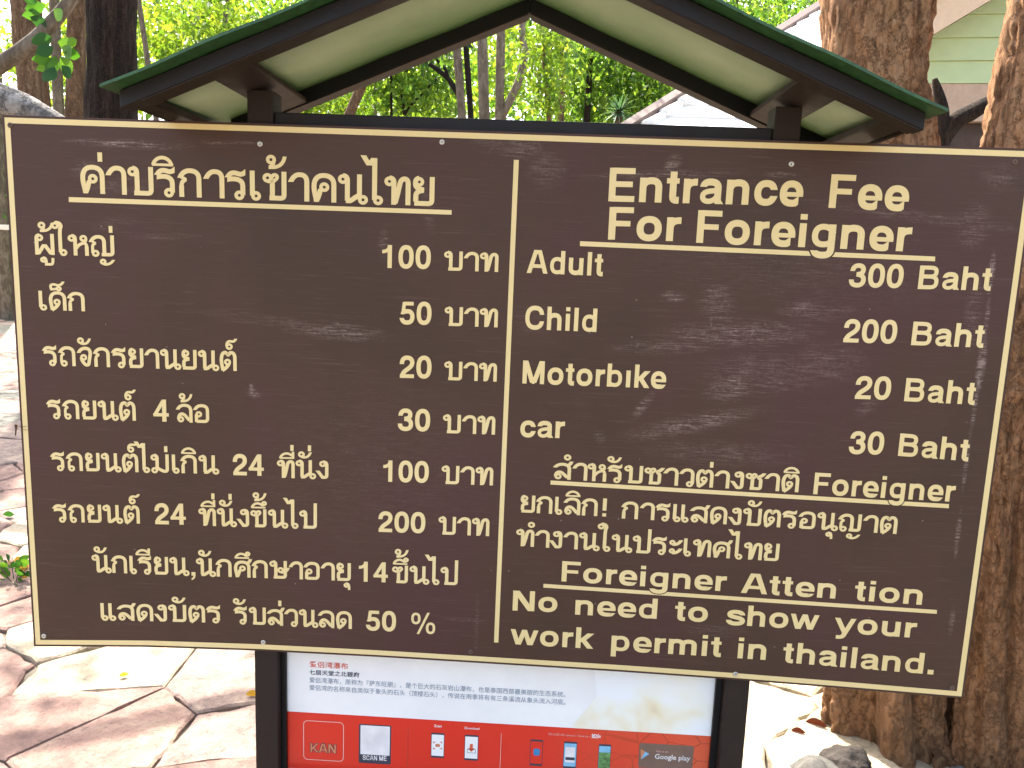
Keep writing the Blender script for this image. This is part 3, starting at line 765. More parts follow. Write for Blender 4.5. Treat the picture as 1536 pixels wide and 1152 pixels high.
def pframe(x0, y0, x1, y1, r, wpx, mat, lvl=2, name='printed_frame'):
    a = ppt(x0, y1); b_ = ppt(x1, y0); k = .0018; w_ = wpx*k
    o1 = rrect(a[0], a[1], b_[0], b_[1], r*k); o2 = rrect(a[0]+w_, a[1]+w_, b_[0]-w_, b_[1]-w_, max(.0005, r*k-w_))
    n = len(o1)
    return pin(flat(name, [[o1[i], o1[(i+1) % n], o2[(i+1) % n], o2[i]] for i in range(n)], PY-.0002*lvl, mat, None))
pframe(455, 1083.5, 516, 1139, 7, 1.2, M['ink_pink'])
def pletters(text, left, right, h, mat, lw, lvl):
    o = lettering(text, left, right, h, 'printed_text', panel, -.0002*lvl, PY, mat, latin_w=lw, off=(0, 0))
    return pin(o)
pletters('KAN', (465, 1128), (505, 1130), 14, M['ink_dark'], 30, 3)
pletters('KAN', (466, 1127.5), (504, 1129.5), 13, M['ink_orange'], 17, 5)
pbox(538, 1088.5, 587, 1144, 2, M['ink_dark'], 1)
pbox(540.5, 1090, 585, 1131, 1, M['ink_white'], 2)
pletters('SCAN ME', (544, 1139.5), (580, 1141), 7, M['ink_white'], 17, 3)
pbox(611, 1090, 612.6, 1150, .4, M['ink_pink'], 1); pbox(750, 1100, 751.6, 1162, .4, M['ink_pink'], 1)
def phone(x0, y0, x1, y1, screen, body=M['ink_dark']):
    pbox(x0, y0, x1, y1, 2, body, 1, 'printed_phone'); h = (y1-y0)
    pbox(x0+1, y0+h*.07, x1-1, y1-h*.08, .6, screen, 2, 'printed_screen')
phone(646, 1100, 667, 1136, M['poster_white']); phone(696, 1103, 718, 1140, M['poster_white'])
for dx, dy in ((-5, -5), (5, -5), (-5, 5), (5, 5)):
    pbox(656.5+dx-1.6, 1118+dy-.5, 656.5+dx+1.6, 1118+dy+.5, .2, M['ink_red'], 3); pbox(656.5+dx*1.25-.5, 1118+dy*.85-1.4, 656.5+dx*1.25+.5, 1118+dy*.85+1.4, .2, M['ink_red'], 3)
pbox(653, 1116, 660, 1120, 1, M['ink_orange'], 3)
c0 = ppt(707, 1122)
pin(flat('printed_arrow', [[(c0[0]-.004, c0[1]), (c0[0]+.004, c0[1]), (c0[0]+.004, c0[1]+.012), (c0[0]-.004, c0[1]+.012)], [(c0[0], c0[1]-.011), (c0[0]+.010, c0[1]-.0003), (c0[0]-.010, c0[1]-.0003)]], PY-.0006, M['ink_red'], None))
pframe(700.5, 1124, 713.5, 1129, .5, .6, M['ink_dark'], 3)
print_text('Scan', (651.5, 1090.5), (662.5, 1091), M['ink_white'], 1, .012)
print_text('Download', (697, 1093.5), (719, 1094.5), M['ink_white'], 1, .012)
phone(794, 1110, 815, 1148, M['poster_red']); phone(844, 1113, 866, 1152, M['ink_sky']); phone(896, 1117, 917, 1156, M['ink_sky'])
pbox(800, 1123, 810, 1133, 3, M['ink_blue'], 3); pbox(847, 1121, 863, 1143, .8, M['ink_white'], 3); pbox(848, 1136, 862, 1139.5, .4, M['ink_dark'], 4)
pbox(897.3, 1129, 915.7, 1152, .4, M['ink_green'], 3)
print_text('วิธีการใช้ AR camera / how to /', (822, 1102.5), (885, 1106), M['ink_pink'], 1)
print_text('如何', (887, 1106.5), (903, 1107.5), M['ink_white'], 1, .02)
pbox(957, 1119, 1041, 1151, 3, M['ink_badge'], 1, 'printed_badge')
a_ = ppt(961, 1123); b2 = ppt(961, 1139); c2_ = ppt(974, 1131)
pin(flat('printed_arrow', [[b2, c2_, ((a_[0]+c2_[0])/2, (a_[1]+c2_[1])/2)]], PY-.0004, M['ink_sky'], None))
pin(flat('printed_arrow', [[a_, b2, ((a_[0]+c2_[0])/2, (a_[1]+c2_[1])/2)]], PY-.0006, M['ink_orange'], None))
print_text('Google play', (982, 1138), (1035, 1141), M['ink_white'], 1.05, .01)
print_text('Get it on', (984, 1128), (1002, 1129), M['ink_pink'], 1)

# ------------------------------------------------------------------ ground, paving, rocks
m, t, b, o = new_mat('earth'); v = coords(t)
n = noise_n(t, v, .8, 8, .65); n2 = noise_n(t, v, 14, 7, .75)
e = ramp(t, n, [(.35, (.10, .12, .045)), (.5, (.17, .13, .08)), (.65, (.26, .21, .15))])
t.links.new(mixc(t, mathn(t, 'MULTIPLY', n2, .5), e.outputs[0], (.09, .07, .04)), b.inputs['Base Color'])
b.inputs['Roughness'].default_value = .95; bump(t, n2, b, .03)
M['earth'] = m
g = mesh_obj('ground', [(-300, -300, -.05), (300, -300, -.05), (300, 300, -.05), (-300, 300, -.05)], [(0, 1, 2, 3)], M['earth'])
tag(g, kind='structure')
m, t, b, o = new_mat('mortar'); v = coords(t)
n = noise_n(t, v, 3, 8, .7); n2 = noise_n(t, v, 60, 6, .75)
e = ramp(t, n, [(.3, (.10, .08, .06)), (.7, (.24, .20, .15))])
t.links.new(mixc(t, mathn(t, 'MULTIPLY', n2, .6), e.outputs[0], (.05, .045, .035)), b.inputs['Base Color']); b.inputs['Roughness'].default_value = .95
bump(t, n2, b, .006)
M['mortar'] = m
pv = mesh_obj('paving', [(-16, -8, -.022), (6.5, -8, -.022), (6.5, 8, -.022), (-4, 15, -.022), (-16, 15, -.022)], [(0, 1, 2, 3, 4)], M['mortar'])
tag(pv, kind='structure')
def stone_mat(name, a, b_, c, k):
    m, t, b, o = new_mat(name)
    oi = t.nodes.new('ShaderNodeObjectInfo')
    v = coords(t); v2 = t.nodes.new('ShaderNodeVectorMath'); t.links.new(v, v2.inputs[0]); t.links.new(oi.outputs['Random'], v2.inputs[1])
    n = noise_n(t, v2.outputs[0], 3.5 + k, 8, .68, .6); n2 = noise_n(t, v2.outputs[0], 45, 8, .78)
    n3 = noise_n(t, v2.outputs[0], 14, 6, .7, 1.2)
    e = ramp(t, n, [(.32, a), (.5, b_), (.68, c)])
    c1 = mixc(t, mathn(t, 'MULTIPLY', mathn(t, 'GREATER_THAN', n2, .56), .5), e.outputs[0], tuple(x*.45 for x in b_))
    t.links.new(c1, b.inputs['Base Color']); b.inputs['Roughness'].default_value = .85
    p = bump(t, n3, b, .03, 1.0); bump(t, n2, b, .010, 1.0, p)
    return m
SM = [stone_mat('pink_stone', (.17, .098, .080), (.30, .185, .145), (.42, .32, .23), 0),
      stone_mat('cream_stone', (.34, .28, .19), (.50, .42, .29), (.42, .30, .22), 1),
      stone_mat('mauve_stone', (.16, .115, .10), (.28, .20, .165), (.44, .34, .25), 2),
      stone_mat('grey_stone', (.10, .10, .085), (.18, .17, .14), (.30, .26, .19), 1)]
def clip(poly, px, py, nx, ny):
    out = []
    for i in range(len(poly)):
        a, b_ = poly[i], poly[(i+1) % len(poly)]
        da = (a[0]-px)*nx+(a[1]-py)*ny; db = (b_[0]-px)*nx+(b_[1]-py)*ny
        if da <= 0: out.append(a)
        if da*db < 0:
            s = da/(da-db); out.append((a[0]+(b_[0]-a[0])*s, a[1]+(b_[1]-a[1])*s))
    return out
def crazy(x0, x1, y0, y1, cell, gap, seed, skip=None):
    r = random.Random(seed); pts = []
    nx, ny = int((x1-x0)/cell), int((y1-y0)/cell)
    for j in range(-1, ny+1):
        for i in range(-1, nx+1):
            pts.append((x0+(i+.5+r.uniform(-.42, .42))*cell*(x1-x0)/nx/cell, y0+(j+.5+r.uniform(-.42, .42))*(y1-y0)/ny, 0 <= i < nx and 0 <= j < ny))
    res = []
    for k, (px, py, ok) in enumerate(pts):
        if not ok: continue
        poly = [(px-2*cell, py-2*cell), (px+2*cell, py-2*cell), (px+2*cell, py+2*cell), (px-2*cell, py+2*cell)]
        for q, (qx, qy, _) in enumerate(pts):
            if q == k: continue
            d = math.hypot(qx-px, qy-py)
            if d > 3*cell: continue
            ux, uy = (qx-px)/d, (qy-py)/d
            mx, my = (px+qx)/2-ux*gap/2, (py+qy)/2-uy*gap/2
            poly = clip(poly, mx, my, ux, uy)
            if not poly: break
        if len(poly) < 3: continue
        if skip and skip(px, py): continue
        res.append(((px, py), poly))
    return res
def stone(c, poly, r, mat, det=.045):
    ring_ = []
    for i in range(len(poly)):
        a, b_ = poly[i], poly[(i+1) % len(poly)]; l = math.hypot(b_[0]-a[0], b_[1]-a[1]); k = max(1, min(7, int(l/det)))
        for s in range(k):
            u = s/k; x = a[0]+(b_[0]-a[0])*u; y = a[1]+(b_[1]-a[1])*u
            nn = noise.noise((x*9, y*9, 3.1)); n2 = noise.noise((x*26, y*26, 8.1))
            dx, dy = c[0]-x, c[1]-y; dl = math.hypot(dx, dy) or 1
            off = .003+.018*nn+.014*n2
            ring_.append((x+dx/dl*off, y+dy/dl*off))
    n = len(ring_); top = r.uniform(-.006, .008); tx, ty = r.uniform(-.012, .012), r.uniform(-.012, .012)
    vs = []
    def z(x, y, d): return top+(x-c[0])*tx+(y-c[1])*ty+.004*noise.noise((x*6, y*6, 1))-d
    for s, d in ((1, .05), (1, .008), (.965, .0), (.5, -.001)):
        for x, y in ring_:
            X = c[0]+(x-c[0])*s; Y = c[1]+(y-c[1])*s; vs.append((X-c[0], Y-c[1], z(X, Y, d)))
    vs.append((0, 0, z(c[0], c[1], -.001)))
    fs = []
    for j in range(3):
        for i in range(n): fs.append((j*n+i, j*n+(i+1) % n, (j+1)*n+(i+1) % n, (j+1)*n+i))
    for i in range(n): fs.append((3*n+i, 3*n+(i+1) % n, 4*n))
    o = mesh_obj('stone', vs, fs, mat, pv); o.location = (c[0], c[1], 0)
    return o
r_ = random.Random(5)
def in_trunk(x, y): return math.hypot(x-1.33, y-.82) < .16
cells = crazy(-3.9, 3.3, -.5, 4.3, .42, .004, 4, in_trunk)
cells2 = crazy(-12.7, -3.9, 1.6, 14.6, .92, .01, 9)
for c, poly in cells:
    stone(c, poly, r_, SM[r_.choice((0, 0, 0, 2, 2, 1))] if c[0] < 0 else SM[1])
for c, poly in cells2:
    stone(c, poly, r_, SM[r_.choice((0, 1, 2, 3, 3))], .12)

# ------------------------------------------------------------------ bark and tree builders
def bark(name, cols, stretch=.22, scale=14, bmp=.02, crack=None, cscale=9):
    m, t, b, o = new_mat(name)
    v = coords(t, (1, 1, stretch))
    n = noise_n(t, v, scale, 9, .72, .4); n2 = noise_n(t, coords(t), 55, 6, .7); big = noise_n(t, coords(t, (1, 1, .5)), 2.2, 3)
    e = ramp(t, n, [(.30, cols[0]), (.48, cols[1]), (.66, cols[2])])
    c1 = mixc(t, mathn(t, 'MULTIPLY', big, .5), e.outputs[0], cols[1])
    hsum = mathn(t, 'ADD', n, mathn(t, 'MULTIPLY', n2, .35))
    if crack is not None:
        f1 = noise_n(t, coords(t, (1, 1, .16)), cscale, 7, .62, .5)
        fur = mathn(t, 'ABSOLUTE', mathn(t, 'SUBTRACT', f1, .5))
        cr = ramp(t, fur, [(0, (.25, .25, .25)), (.03, (.7, .7, .7)), (.08, (1, 1, 1))])
        vo = t.nodes.new('ShaderNodeTexVoronoi'); vo.feature = 'DISTANCE_TO_EDGE'; vo.inputs['Scale'].default_value = cscale*2.6
        dv = t.nodes.new('ShaderNodeVectorMath'); t.links.new(coords(t, (1, 1, .6)), dv.inputs[0])
        nz = t.nodes.new('ShaderNodeTexNoise'); nz.inputs['Scale'].default_value = 30; nz.inputs['Detail'].default_value = 6; nz.inputs['Roughness'].default_value = .75
        t.links.new(coords(t), nz.inputs['Vector'])
        scl = t.nodes.new('ShaderNodeVectorMath'); scl.operation = 'SCALE'; scl.inputs['Scale'].default_value = .11
        t.links.new(nz.outputs['Color'], scl.inputs[0]); t.links.new(scl.outputs[0], dv.inputs[1]); t.links.new(dv.outputs[0], vo.inputs['Vector'])
        cr2 = ramp(t, vo.outputs['Distance'], [(0, (.1, .1, .1)), (.05, (1, 1, 1))])
        fl_ = noise_n(t, coords(t, (1, 1, .55)), 70, 6, .8)
        c1 = mixc(t, mathn(t, 'MULTIPLY', ramp(t, fl_, [(.42, (0, 0, 0)), (.62, (1, 1, 1))]).outputs[0], .45), c1, cols[2])
        c1 = mixc(t, mathn(t, 'MULTIPLY', ramp(t, fl_, [(.36, (1, 1, 1)), (.48, (0, 0, 0))]).outputs[0], .5), c1, cols[0])
        hsum = mathn(t, 'ADD', hsum, fl_)
        hh = mathn(t, 'MULTIPLY', cr.outputs[0], cr2.outputs[0])
        c1 = mixc(t, mathn(t, 'MULTIPLY', mathn(t, 'SUBTRACT', 1.0, hh), .75), c1, crack)
        hsum = mathn(t, 'ADD', hsum, mathn(t, 'MULTIPLY', hh, .6))
    if name == 'orange_bark':      # bark colour darkens unevenly towards the foot of the trunk
        sz = t.nodes.new('ShaderNodeSeparateXYZ'); t.links.new(coords(t), sz.inputs[0])
        zz_ = mathn(t, 'ADD', sz.outputs[2], mathn(t, 'MULTIPLY', mathn(t, 'SUBTRACT', noise_n(t, coords(t, (1, 1, .3)), 6, 5), .5), 1.6))
        mr = t.nodes.new('ShaderNodeMapRange'); mr.inputs[1].default_value = 1.1; mr.inputs[2].default_value = -.1; mr.inputs[3].default_value = 0; mr.inputs[4].default_value = .7
        t.links.new(zz_, mr.inputs[0]); c1 = mixc(t, mr.outputs[0], c1, (.21, .11, .052))
    t.links.new(c1, b.inputs['Base Color']); b.inputs['Roughness'].default_value = .92
    b.inputs['Specular IOR Level'].default_value = .2
    bump(t, hsum, b, bmp, 1.0)
    return m
M['bark_orange'] = bark('orange_bark', ((.20, .085, .034), (.50, .245, .110), (.66, .39, .215)), .18, 17, .026, (.09, .038, .020), 8)
M['bark_brown'] = bark('brown_bark', ((.12, .065, .035), (.27, .155, .085), (.42, .27, .16)), .12, 16, .03, (.07, .035, .02), 9)
M['bark_dark'] = bark('dark_bark', ((.008, .005, .004), (.030, .019, .013), (.12, .075, .05)), .10, 14, .05, (.004, .003, .002), 10)
M['bark_grey'] = bark('grey_bark', ((.045, .035, .025), (.14, .11, .08), (.30, .25, .19)), .35, 13, .03)
M['bark_pale'] = bark('pale_wood', ((.14, .12, .10), (.42, .39, .35), (.60, .57, .53)), 3.0, 5, .03, (.03, .022, .018), 4)
M['bark_black'] = bark('black_bark', ((.006, .005, .004), (.015, .012, .01), (.04, .03, .025)), .2, 14, .03)

def tube(name, path, radii, mat, parent=None, seg=14, rings=24, amp=.06, fl=0, nscale=4.0, ridge=0.0, smooth=True, rmul=None, warp=1.0, flake=0.0):
    """tapered limb along a bent path; amp roughens, fl flutes, ridge cuts vertical furrows"""
    P = [Vector(p) for p in path]; n = len(P)
    def cr(u):
        s = u*(n-1); i = min(int(s), n-2); f = s-i
        p0, p1, p2, p3 = P[max(i-1, 0)], P[i], P[i+1], P[min(i+2, n-1)]
        pos = .5*((2*p1)+(p2-p0)*f+(2*p0-5*p1+4*p2-p3)*f*f+(3*p1-3*p2+p3-p0)*f**3) if n > 2 else p1.lerp(p2, f)
        return pos, radii[i]*(1-f)+radii[i+1]*f
    vs = []; fs = []
    up0 = Vector((0.02, 1, 0.01))
    for j in range(rings+1):
        uj = (j/rings)**warp
        pos, r = cr(uj)
        a, _ = cr(max(0, uj-.01)); b_, _ = cr(min(1, uj+.01))
        d = (b_-a).normalized(); s = d.cross(up0).normalized() if abs(d.dot(up0)) < .98 else d.cross(Vector((1, 0, 0))).normalized(); u = s.cross(d)
        for i in range(seg):
            th = 2*math.pi*i/seg; c, sn = math.cos(th), math.sin(th)
            q = pos+(s*c+u*sn)*r
            k = 1+amp*noise.noise(q*nscale)
            if fl: k += fl*(.5*math.cos(th*3+1.3)+.5*math.cos(th*5+pos.z*.4)+.35*math.cos(th*8+2))
            if ridge:
                rd = noise.noise((c*r*22, sn*r*22, q.z*1.6)); rd2 = noise.noise((c*r*60, sn*r*60, q.z*5))
                k += ridge*(-abs(rd)*2.0+.5)+ridge*.4*rd2
            if flake:
                f1 = noise.noise((q.x*26, q.y*26, q.z*13)); f2 = noise.noise((q.x*60+9, q.y*60, q.z*34)); f3 = noise.noise((q.x*9, q.y*9, q.z*4))
                k += flake/r*(-1.6*max(0, .22-abs(f1))*2.2+.55*f2+.9*f3)
            if rmul: k *= rmul(th, pos.z)
            vs.append(pos+(s*c+u*sn)*r*k)
    for j in range(rings):
        for i in range(seg):
            fs.append((j*seg+i, j*seg+(i+1) % seg, (j+1)*seg+(i+1) % seg, (j+1)*seg+i))
    fs.append(tuple(reversed(range(seg)))); fs.append(tuple(rings*seg+i for i in range(seg)))
    return mesh_obj(name, vs, fs, mat, parent, smooth)

def leaf_mat(name, lo, mid, hi, trans=.5, rough=.45):
    m = bpy.data.materials.new(name); m.use_nodes = True; t = m.node_tree
    t.nodes.clear(); out = t.nodes.new('ShaderNodeOutputMaterial')
    ge = t.nodes.new('ShaderNodeNewGeometry')
    r = ramp(t, ge.outputs['Random Per Island'], [(0, lo), (.5, mid), (1, hi)])
    p = t.nodes.new('ShaderNodeBsdfPrincipled'); p.inputs['Roughness'].default_value = rough; p.inputs['Specular IOR Level'].default_value = .35
    tr = t.nodes.new('ShaderNodeBsdfTranslucent'); mx = t.nodes.new('ShaderNodeMixShader'); mx.inputs[0].default_value = trans
    t.links.new(r.outputs[0], p.inputs['Base Color'])
    tc = mixc(t, 1.0, r.outputs[0], (1.9, 1.75, .8), 'MULTIPLY')
    t.links.new(tc, tr.inputs['Color'])
    t.links.new(p.outputs[0], mx.inputs[1]); t.links.new(tr.outputs[0], mx.inputs[2]); t.links.new(mx.outputs[0], out.inputs[0])
    return m
M['leaf_yellow'] = leaf_mat('yellow_green_leaf', (.06, .13, .014), (.125, .22, .025), (.21, .28, .04), .5)
M['leaf_green'] = leaf_mat('green_leaf', (.035, .095, .016), (.085, .18, .028), (.17, .27, .045), .5)
M['leaf_dark'] = leaf_mat('dark_leaf', (.012, .035, .010), (.03, .075, .018), (.07, .13, .03), .4)
M['leaf_blue'] = leaf_mat('blue_green_leaf', (.03, .08, .05), (.06, .13, .08), (.12, .2, .12), .35)
M['leaf_dry'] = leaf_mat('dry_leaf', (.20, .08, .03), (.35, .20, .06), (.45, .34, .08), .3)
M['grass'] = leaf_mat('grass_blade', (.08, .16, .02), (.15, .25, .03), (.25, .32, .05), .4)

def leaves(name, blobs, size, mat, parent=None, clump=.30, per=45, droop=.3, aspect=.42):
    """foliage: many leaf faces gathered in clumps inside ellipsoids (cx,cy,cz,rx,ry,rz,n)"""
    C_ = []
    for cx, cy, cz, rx, ry, rz, n in blobs:
        k = max(2, n//per)
        d = rng.normal(size=(k, 3)); d /= np.linalg.norm(d, axis=1)[:, None]; d *= rng.random((k, 1))**.40
        cc = d*[rx, ry, rz]+[cx, cy, cz]
        idx = rng.integers(0, k, n)
        sz = .5+rng.random(k)*.9
        C_.append(cc[idx]+rng.normal(size=(n, 3))*clump*sz[idx][:, None]*[1, 1, .7])
    C_ = np.vstack(C_); n = len(C_)
    ax = rng.normal(size=(n, 3)); ax[:, 2] -= droop*2; ax /= np.linalg.norm(ax, axis=1)[:, None]
    up = rng.normal(size=(n, 3)); up[:, 2] += 1.2
    sd_ = np.cross(ax, up); sd_ /= np.linalg.norm(sd_, axis=1)[:, None]+1e-9
    nm = np.cross(sd_, ax)
    L = (size*(.6+.8*rng.random(n)))[:, None]
    p0 = C_; p2 = C_+ax*L; mid = C_+ax*L*.45+nm*L*.07
    p1 = mid+sd_*L*aspect*.6; p3 = mid-sd_*L*aspect*.6
    p2 = p2-nm*L*.08
    V = np.stack([p0, p1, p2, p3], 1).reshape(-1, 3)
    me = bpy.data.meshes.new(name)
    me.vertices.add(4*n); me.vertices.foreach_set('co', V.ravel())
    me.loops.add(4*n); me.loops.foreach_set('vertex_index', np.arange(4*n, dtype=np.int32))
    me.polygons.add(n); me.polygons.foreach_set('loop_start', np.arange(0, 4*n, 4, dtype=np.int32))
    me.update(calc_edges=True); me.materials.append(mat)
    o = bpy.data.objects.new(name, me); COL.objects.link(o)
    if parent: o.parent = parent
    return o

TG = 'trees standing behind the notice stand'
def tree(label, lo, hi, Y, wpx, barkm, leafm, height, crown, size=.11, name='tree', group=TG, limbs=(), taper=.6, ridge=0, n_scale=1.0, clump=.3, bend=0):
    a = at(*lo, Y); b_ = at(*hi, Y)
    sl = (b_.x-a.x)/(b_.z-a.z)
    base = Vector((a.x-sl*a.z, Y, 0))
    root = empty(name, base)
    r = wpx/2*(Y-CAM.y)/F
    H = height
    pts = []; rr = []
    for k in range(7):
        u = k/6; z = -.15+(H+.15)*u
        pts.append((sl*z+bend*math.sin(u*5)*.15, bend*math.cos(u*4)*.1, z)); rr.append(r*(1.22 if k == 0 else 1.06-(1-taper)*u))
    parts = [tube('trunk', pts, rr, barkm, root, 14 if not ridge else 48, 26 if not ridge else 90, .10, .03, 3, ridge)]
    for (p1, p2, p3, w1, w2) in limbs:
        q = [at(*p, Y)-base for p in (p1, p2, p3)]
        k = (Y-CAM.y)/F/2
        tube('limb', q, [w1*k, (w1+w2)/2*k, w2*k], barkm, root, 10, 14, .12)
    if crown:
        bl = [(cx-base.x, cy-base.y, cz, rx, ry, rz, int(n*n_scale)) for cx, cy, cz, rx, ry, rz, n in crown]
        leaves('crown', bl, size, leafm, root, clump)
    tag(root, label, 'tree', group)
    return root

def cr_at(px, py, Y, rpx, rpy, depth, n):
    p = at(px, py, Y); k = (Y-CAM.y)/F
    return (p.x, p.y, p.z, rpx*k, depth, rpy*k, n)

# left group
tree('thick trunk with black furrowed bark rising just left of the green roof', (168, 175), (168, 0), 6.5, 74, M['bark_dark'], M['leaf_green'], 8.5,
     [(-4.0, 8.2, 8.0, 2.4, 2.2, 1.4, 2200)], ridge=.09)
tree('reddish brown trunk near the left edge, broader of the two in front', (48, 150), (34, 0), 8, 38, M['bark_brown'], M['leaf_green'], 9, [(-7.5, 9, 8.6, 2.2, 2, 1.2, 1800)], ridge=.06)
tree('reddish brown trunk directly left of the black-barked trunk', (113, 150), (116, 0), 8.6, 29, M['bark_brown'], M['leaf_green'], 9, [(-5.5, 10.5, 8.6, 1.8, 2, 1.2, 1500)], ridge=.06)
tree('slim brown trunk between the two reddish trunks at left', (70, 150), (58, 20), 9.4, 12, M['bark_brown'], M['leaf_yellow'], 8, [(-7, 11, 8.4, 1.8, 1.5, 1, 1000)])
tree('pale slim trunk seen below the hanging green leaves', (88, 160), (84, 60), 11, 17, M['bark_grey'], M['leaf_yellow'], 9, [(-7.2, 12.5, 8.5, 2, 1.5, 1.4, 1200), cr_at(70, 70, 12.5, 90, 50, 1, 1200)])
tree('narrow grey trunk right beside the black-barked trunk', (222, 95), (208, 0), 9.6, 9, M['bark_grey'], M['leaf_yellow'], 8, [cr_at(280, 60, 11.5, 110, 60, 1.2, 2600)], size=.12)
tree('slender trunk above the left roof slope, left one of a pair', (317, 55), (320, 0), 12, 11, M['bark_grey'], M['leaf_yellow'], 9, [cr_at(330, 40, 14, 130, 70, 1.5, 2600)], size=.14)
tree('slender trunk above the left roof slope, right one of a pair', (337, 45), (341, 0), 12.2, 10, M['bark_grey'], M['leaf_green'], 9, [cr_at(400, 20, 15, 120, 60, 1.5, 1800)], size=.14)
# trees framed by the gable
tree('stout leaning trunk in the left corner of the gable opening', (524, 172), (547, 118), 9, 18, M['bark_brown'], M['leaf_green'], 6, [cr_at(600, 60, 11, 110, 60, 1.3, 2200)])
tree('thin straight pale stem right of the leaning trunk', (563, 170), (563, 110), 11, 6, M['bark_grey'], M['leaf_yellow'], 7, [cr_at(520, 140, 14, 70, 50, 1, 1700)])
tree('dark upright sapling stem seen left in the gable opening', (587, 175), (587, 130), 10, 5, M['bark_dark'], M['leaf_green'], 4.6, [cr_at(590, 120, 10.4, 42, 34, .6, 900)])
tree('dark forked sapling with an open leafy top in the gable opening', (606, 178), (606, 165), 10, 5, M['bark_dark'], M['leaf_green'], 3.3, [cr_at(640, 130, 10.2, 46, 36, .5, 800)],
     limbs=[((606, 172), (622, 152), (655, 118), 5, 3), ((606, 172), (604, 150), (597, 130), 4, 2)])
tree('grey-brown trunk with a black one close behind it, mid gable', (690, 175), (684, 70), 9, 14, M['bark_grey'], M['leaf_yellow'], 8, [cr_at(650, 150, 12, 70, 40, 1, 1500)], bend=.25)
tree('black trunk with a crooked limb reaching left', (704, 175), (698, 65), 9.4, 10, M['bark_black'], M['leaf_dark'], 8, [cr_at(640, 60, 10, 60, 40, .6, 500)],
     limbs=[((692, 150), (672, 118), (644, 96), 9, 6), ((672, 118), (668, 104), (655, 90), 6, 4)], bend=.2)
tree('pale grey straight trunk left of the forked one', (725, 180), (722, 55), 8.4, 17, M['bark_grey'], M['leaf_green'], 9, [(-.6, 10, 8, 2, 2, 1.2, 1500)], bend=.1)
tree('grey forked trunk whose right limb slants up under the apex', (748, 180), (751, 40), 8.8, 15, M['bark_grey'], M['leaf_yellow'], 8, [cr_at(770, 30, 11.5, 60, 40, 1, 900)],
     limbs=[((752, 178), (779, 118), (788, 78), 12, 11), ((788, 80), (783, 40), (797, 0), 10, 8)], bend=.1)
tree('trunk wrapped in a hanging curtain of yellow-green vine leaves', (824, 185), (814, 60), 8, 9, M['bark_brown'], M['leaf_yellow'], 6,
     [cr_at(818, 90, 7.9, 18, 34, .22, 380), cr_at(820, 145, 7.9, 22, 40, .25, 520), cr_at(838, 60, 7.8, 16, 30, .2, 220)], size=.08, clump=.14)
tree('dense leafy tree filling the right side of the gable opening', (880, 180), (885, 100), 12, 12, M['bark_dark'], M['leaf_green'], 6,
     [cr_at(900, 90, 12.5, 90, 60, 1.6, 3600), cr_at(970, 130, 13, 70, 50, 1.4, 2600), cr_at(870, 160, 13.5, 60, 40, 1.2, 1200)], size=.13, clump=.4)
tree('leafy tree above the right roof slope beside the pale roofed house', (1090, 120), (1100, 20), 15, 14, M['bark_brown'], M['leaf_green'], 8.5,
     [cr_at(1130, 10, 15, 90, 40, 1.6, 2600), cr_at(1040, 60, 17, 70, 60, 1.6, 1800)], size=.12)
tree('pale leaning tree at the far left edge past the paving', (12, 468), (-4, 190), 15.0, 24, M['bark_grey'], M['leaf_green'], 9, [(-15, 15, 9.5, 3, 3, 1.6, 2500)], ridge=.04)

# canopies out of frame that dapple the ground on the left
def shade_tree(label, x, y, h, r, blobs, barkm, leafm, size=.14, ridge=.05):
    root = empty('tree', (x, y, 0))
    tube('trunk', [(0, 0, -.15), (.05, 0, h*.35), (-.05, .05, h*.7), (0, 0, h)], [r*1.2, r, r*.9, r*.6], barkm, root, 40, 60, .1, .03, 3, ridge)
    leaves('crown', [(a-x, b_-y, c, d, e, f, n) for a, b_, c, d, e, f, n in blobs], size, leafm, root, .35)
    tag(root, label, 'tree', TG); return root
shade_tree('broad tree left of the view that dapples the far paving', -13.5, 7.5, 8.0, .3,
           [(-13.5, 8, 8.5, 3.2, 3, 1.2, 2600), (-10.5, 10.5, 9, 2.6, 3, 1.2, 2200), (-13, 14, 9.4, 3.5, 3, 1.2, 2400), (-8.2, 8.2, 8.6, 1.8, 1.8, .9, 1200)], M['bark_brown'], M['leaf_green'])

sh = shade_tree('tall tree left of the view whose limb shades a band of the stones', -6.8, 2.2, 6.0, .22,
           [(-4.6, 4.9, 7.0, 1.5, 1.2, .5, 330), (-3.6, 3.4, 6.4, .9, .7, .4, 90), (-6.3, 4.6, 7.2, 1.5, 1.8, .7, 700), (-7.5, 7.0, 7.4, 1.8, 1.8, .7, 900)], M['bark_brown'], M['leaf_green'])
tube('limb', [(0, 0, 4.2), (1.6, .55, 4.9), (3.4, 1.07, 5.0), (4.14, 1.46, 5.0), (5.2, 2.1, 5.1)], [.13, .085, .062, .055, .02], M['bark_brown'], sh, 12, 30, .12)
tube('limb', [(0, 0, 4.0), (1.2, 1.4, 5.8), (2.2, 2.7, 7.0)], [.10, .06, .02], M['bark_brown'], sh, 12, 20, .12)

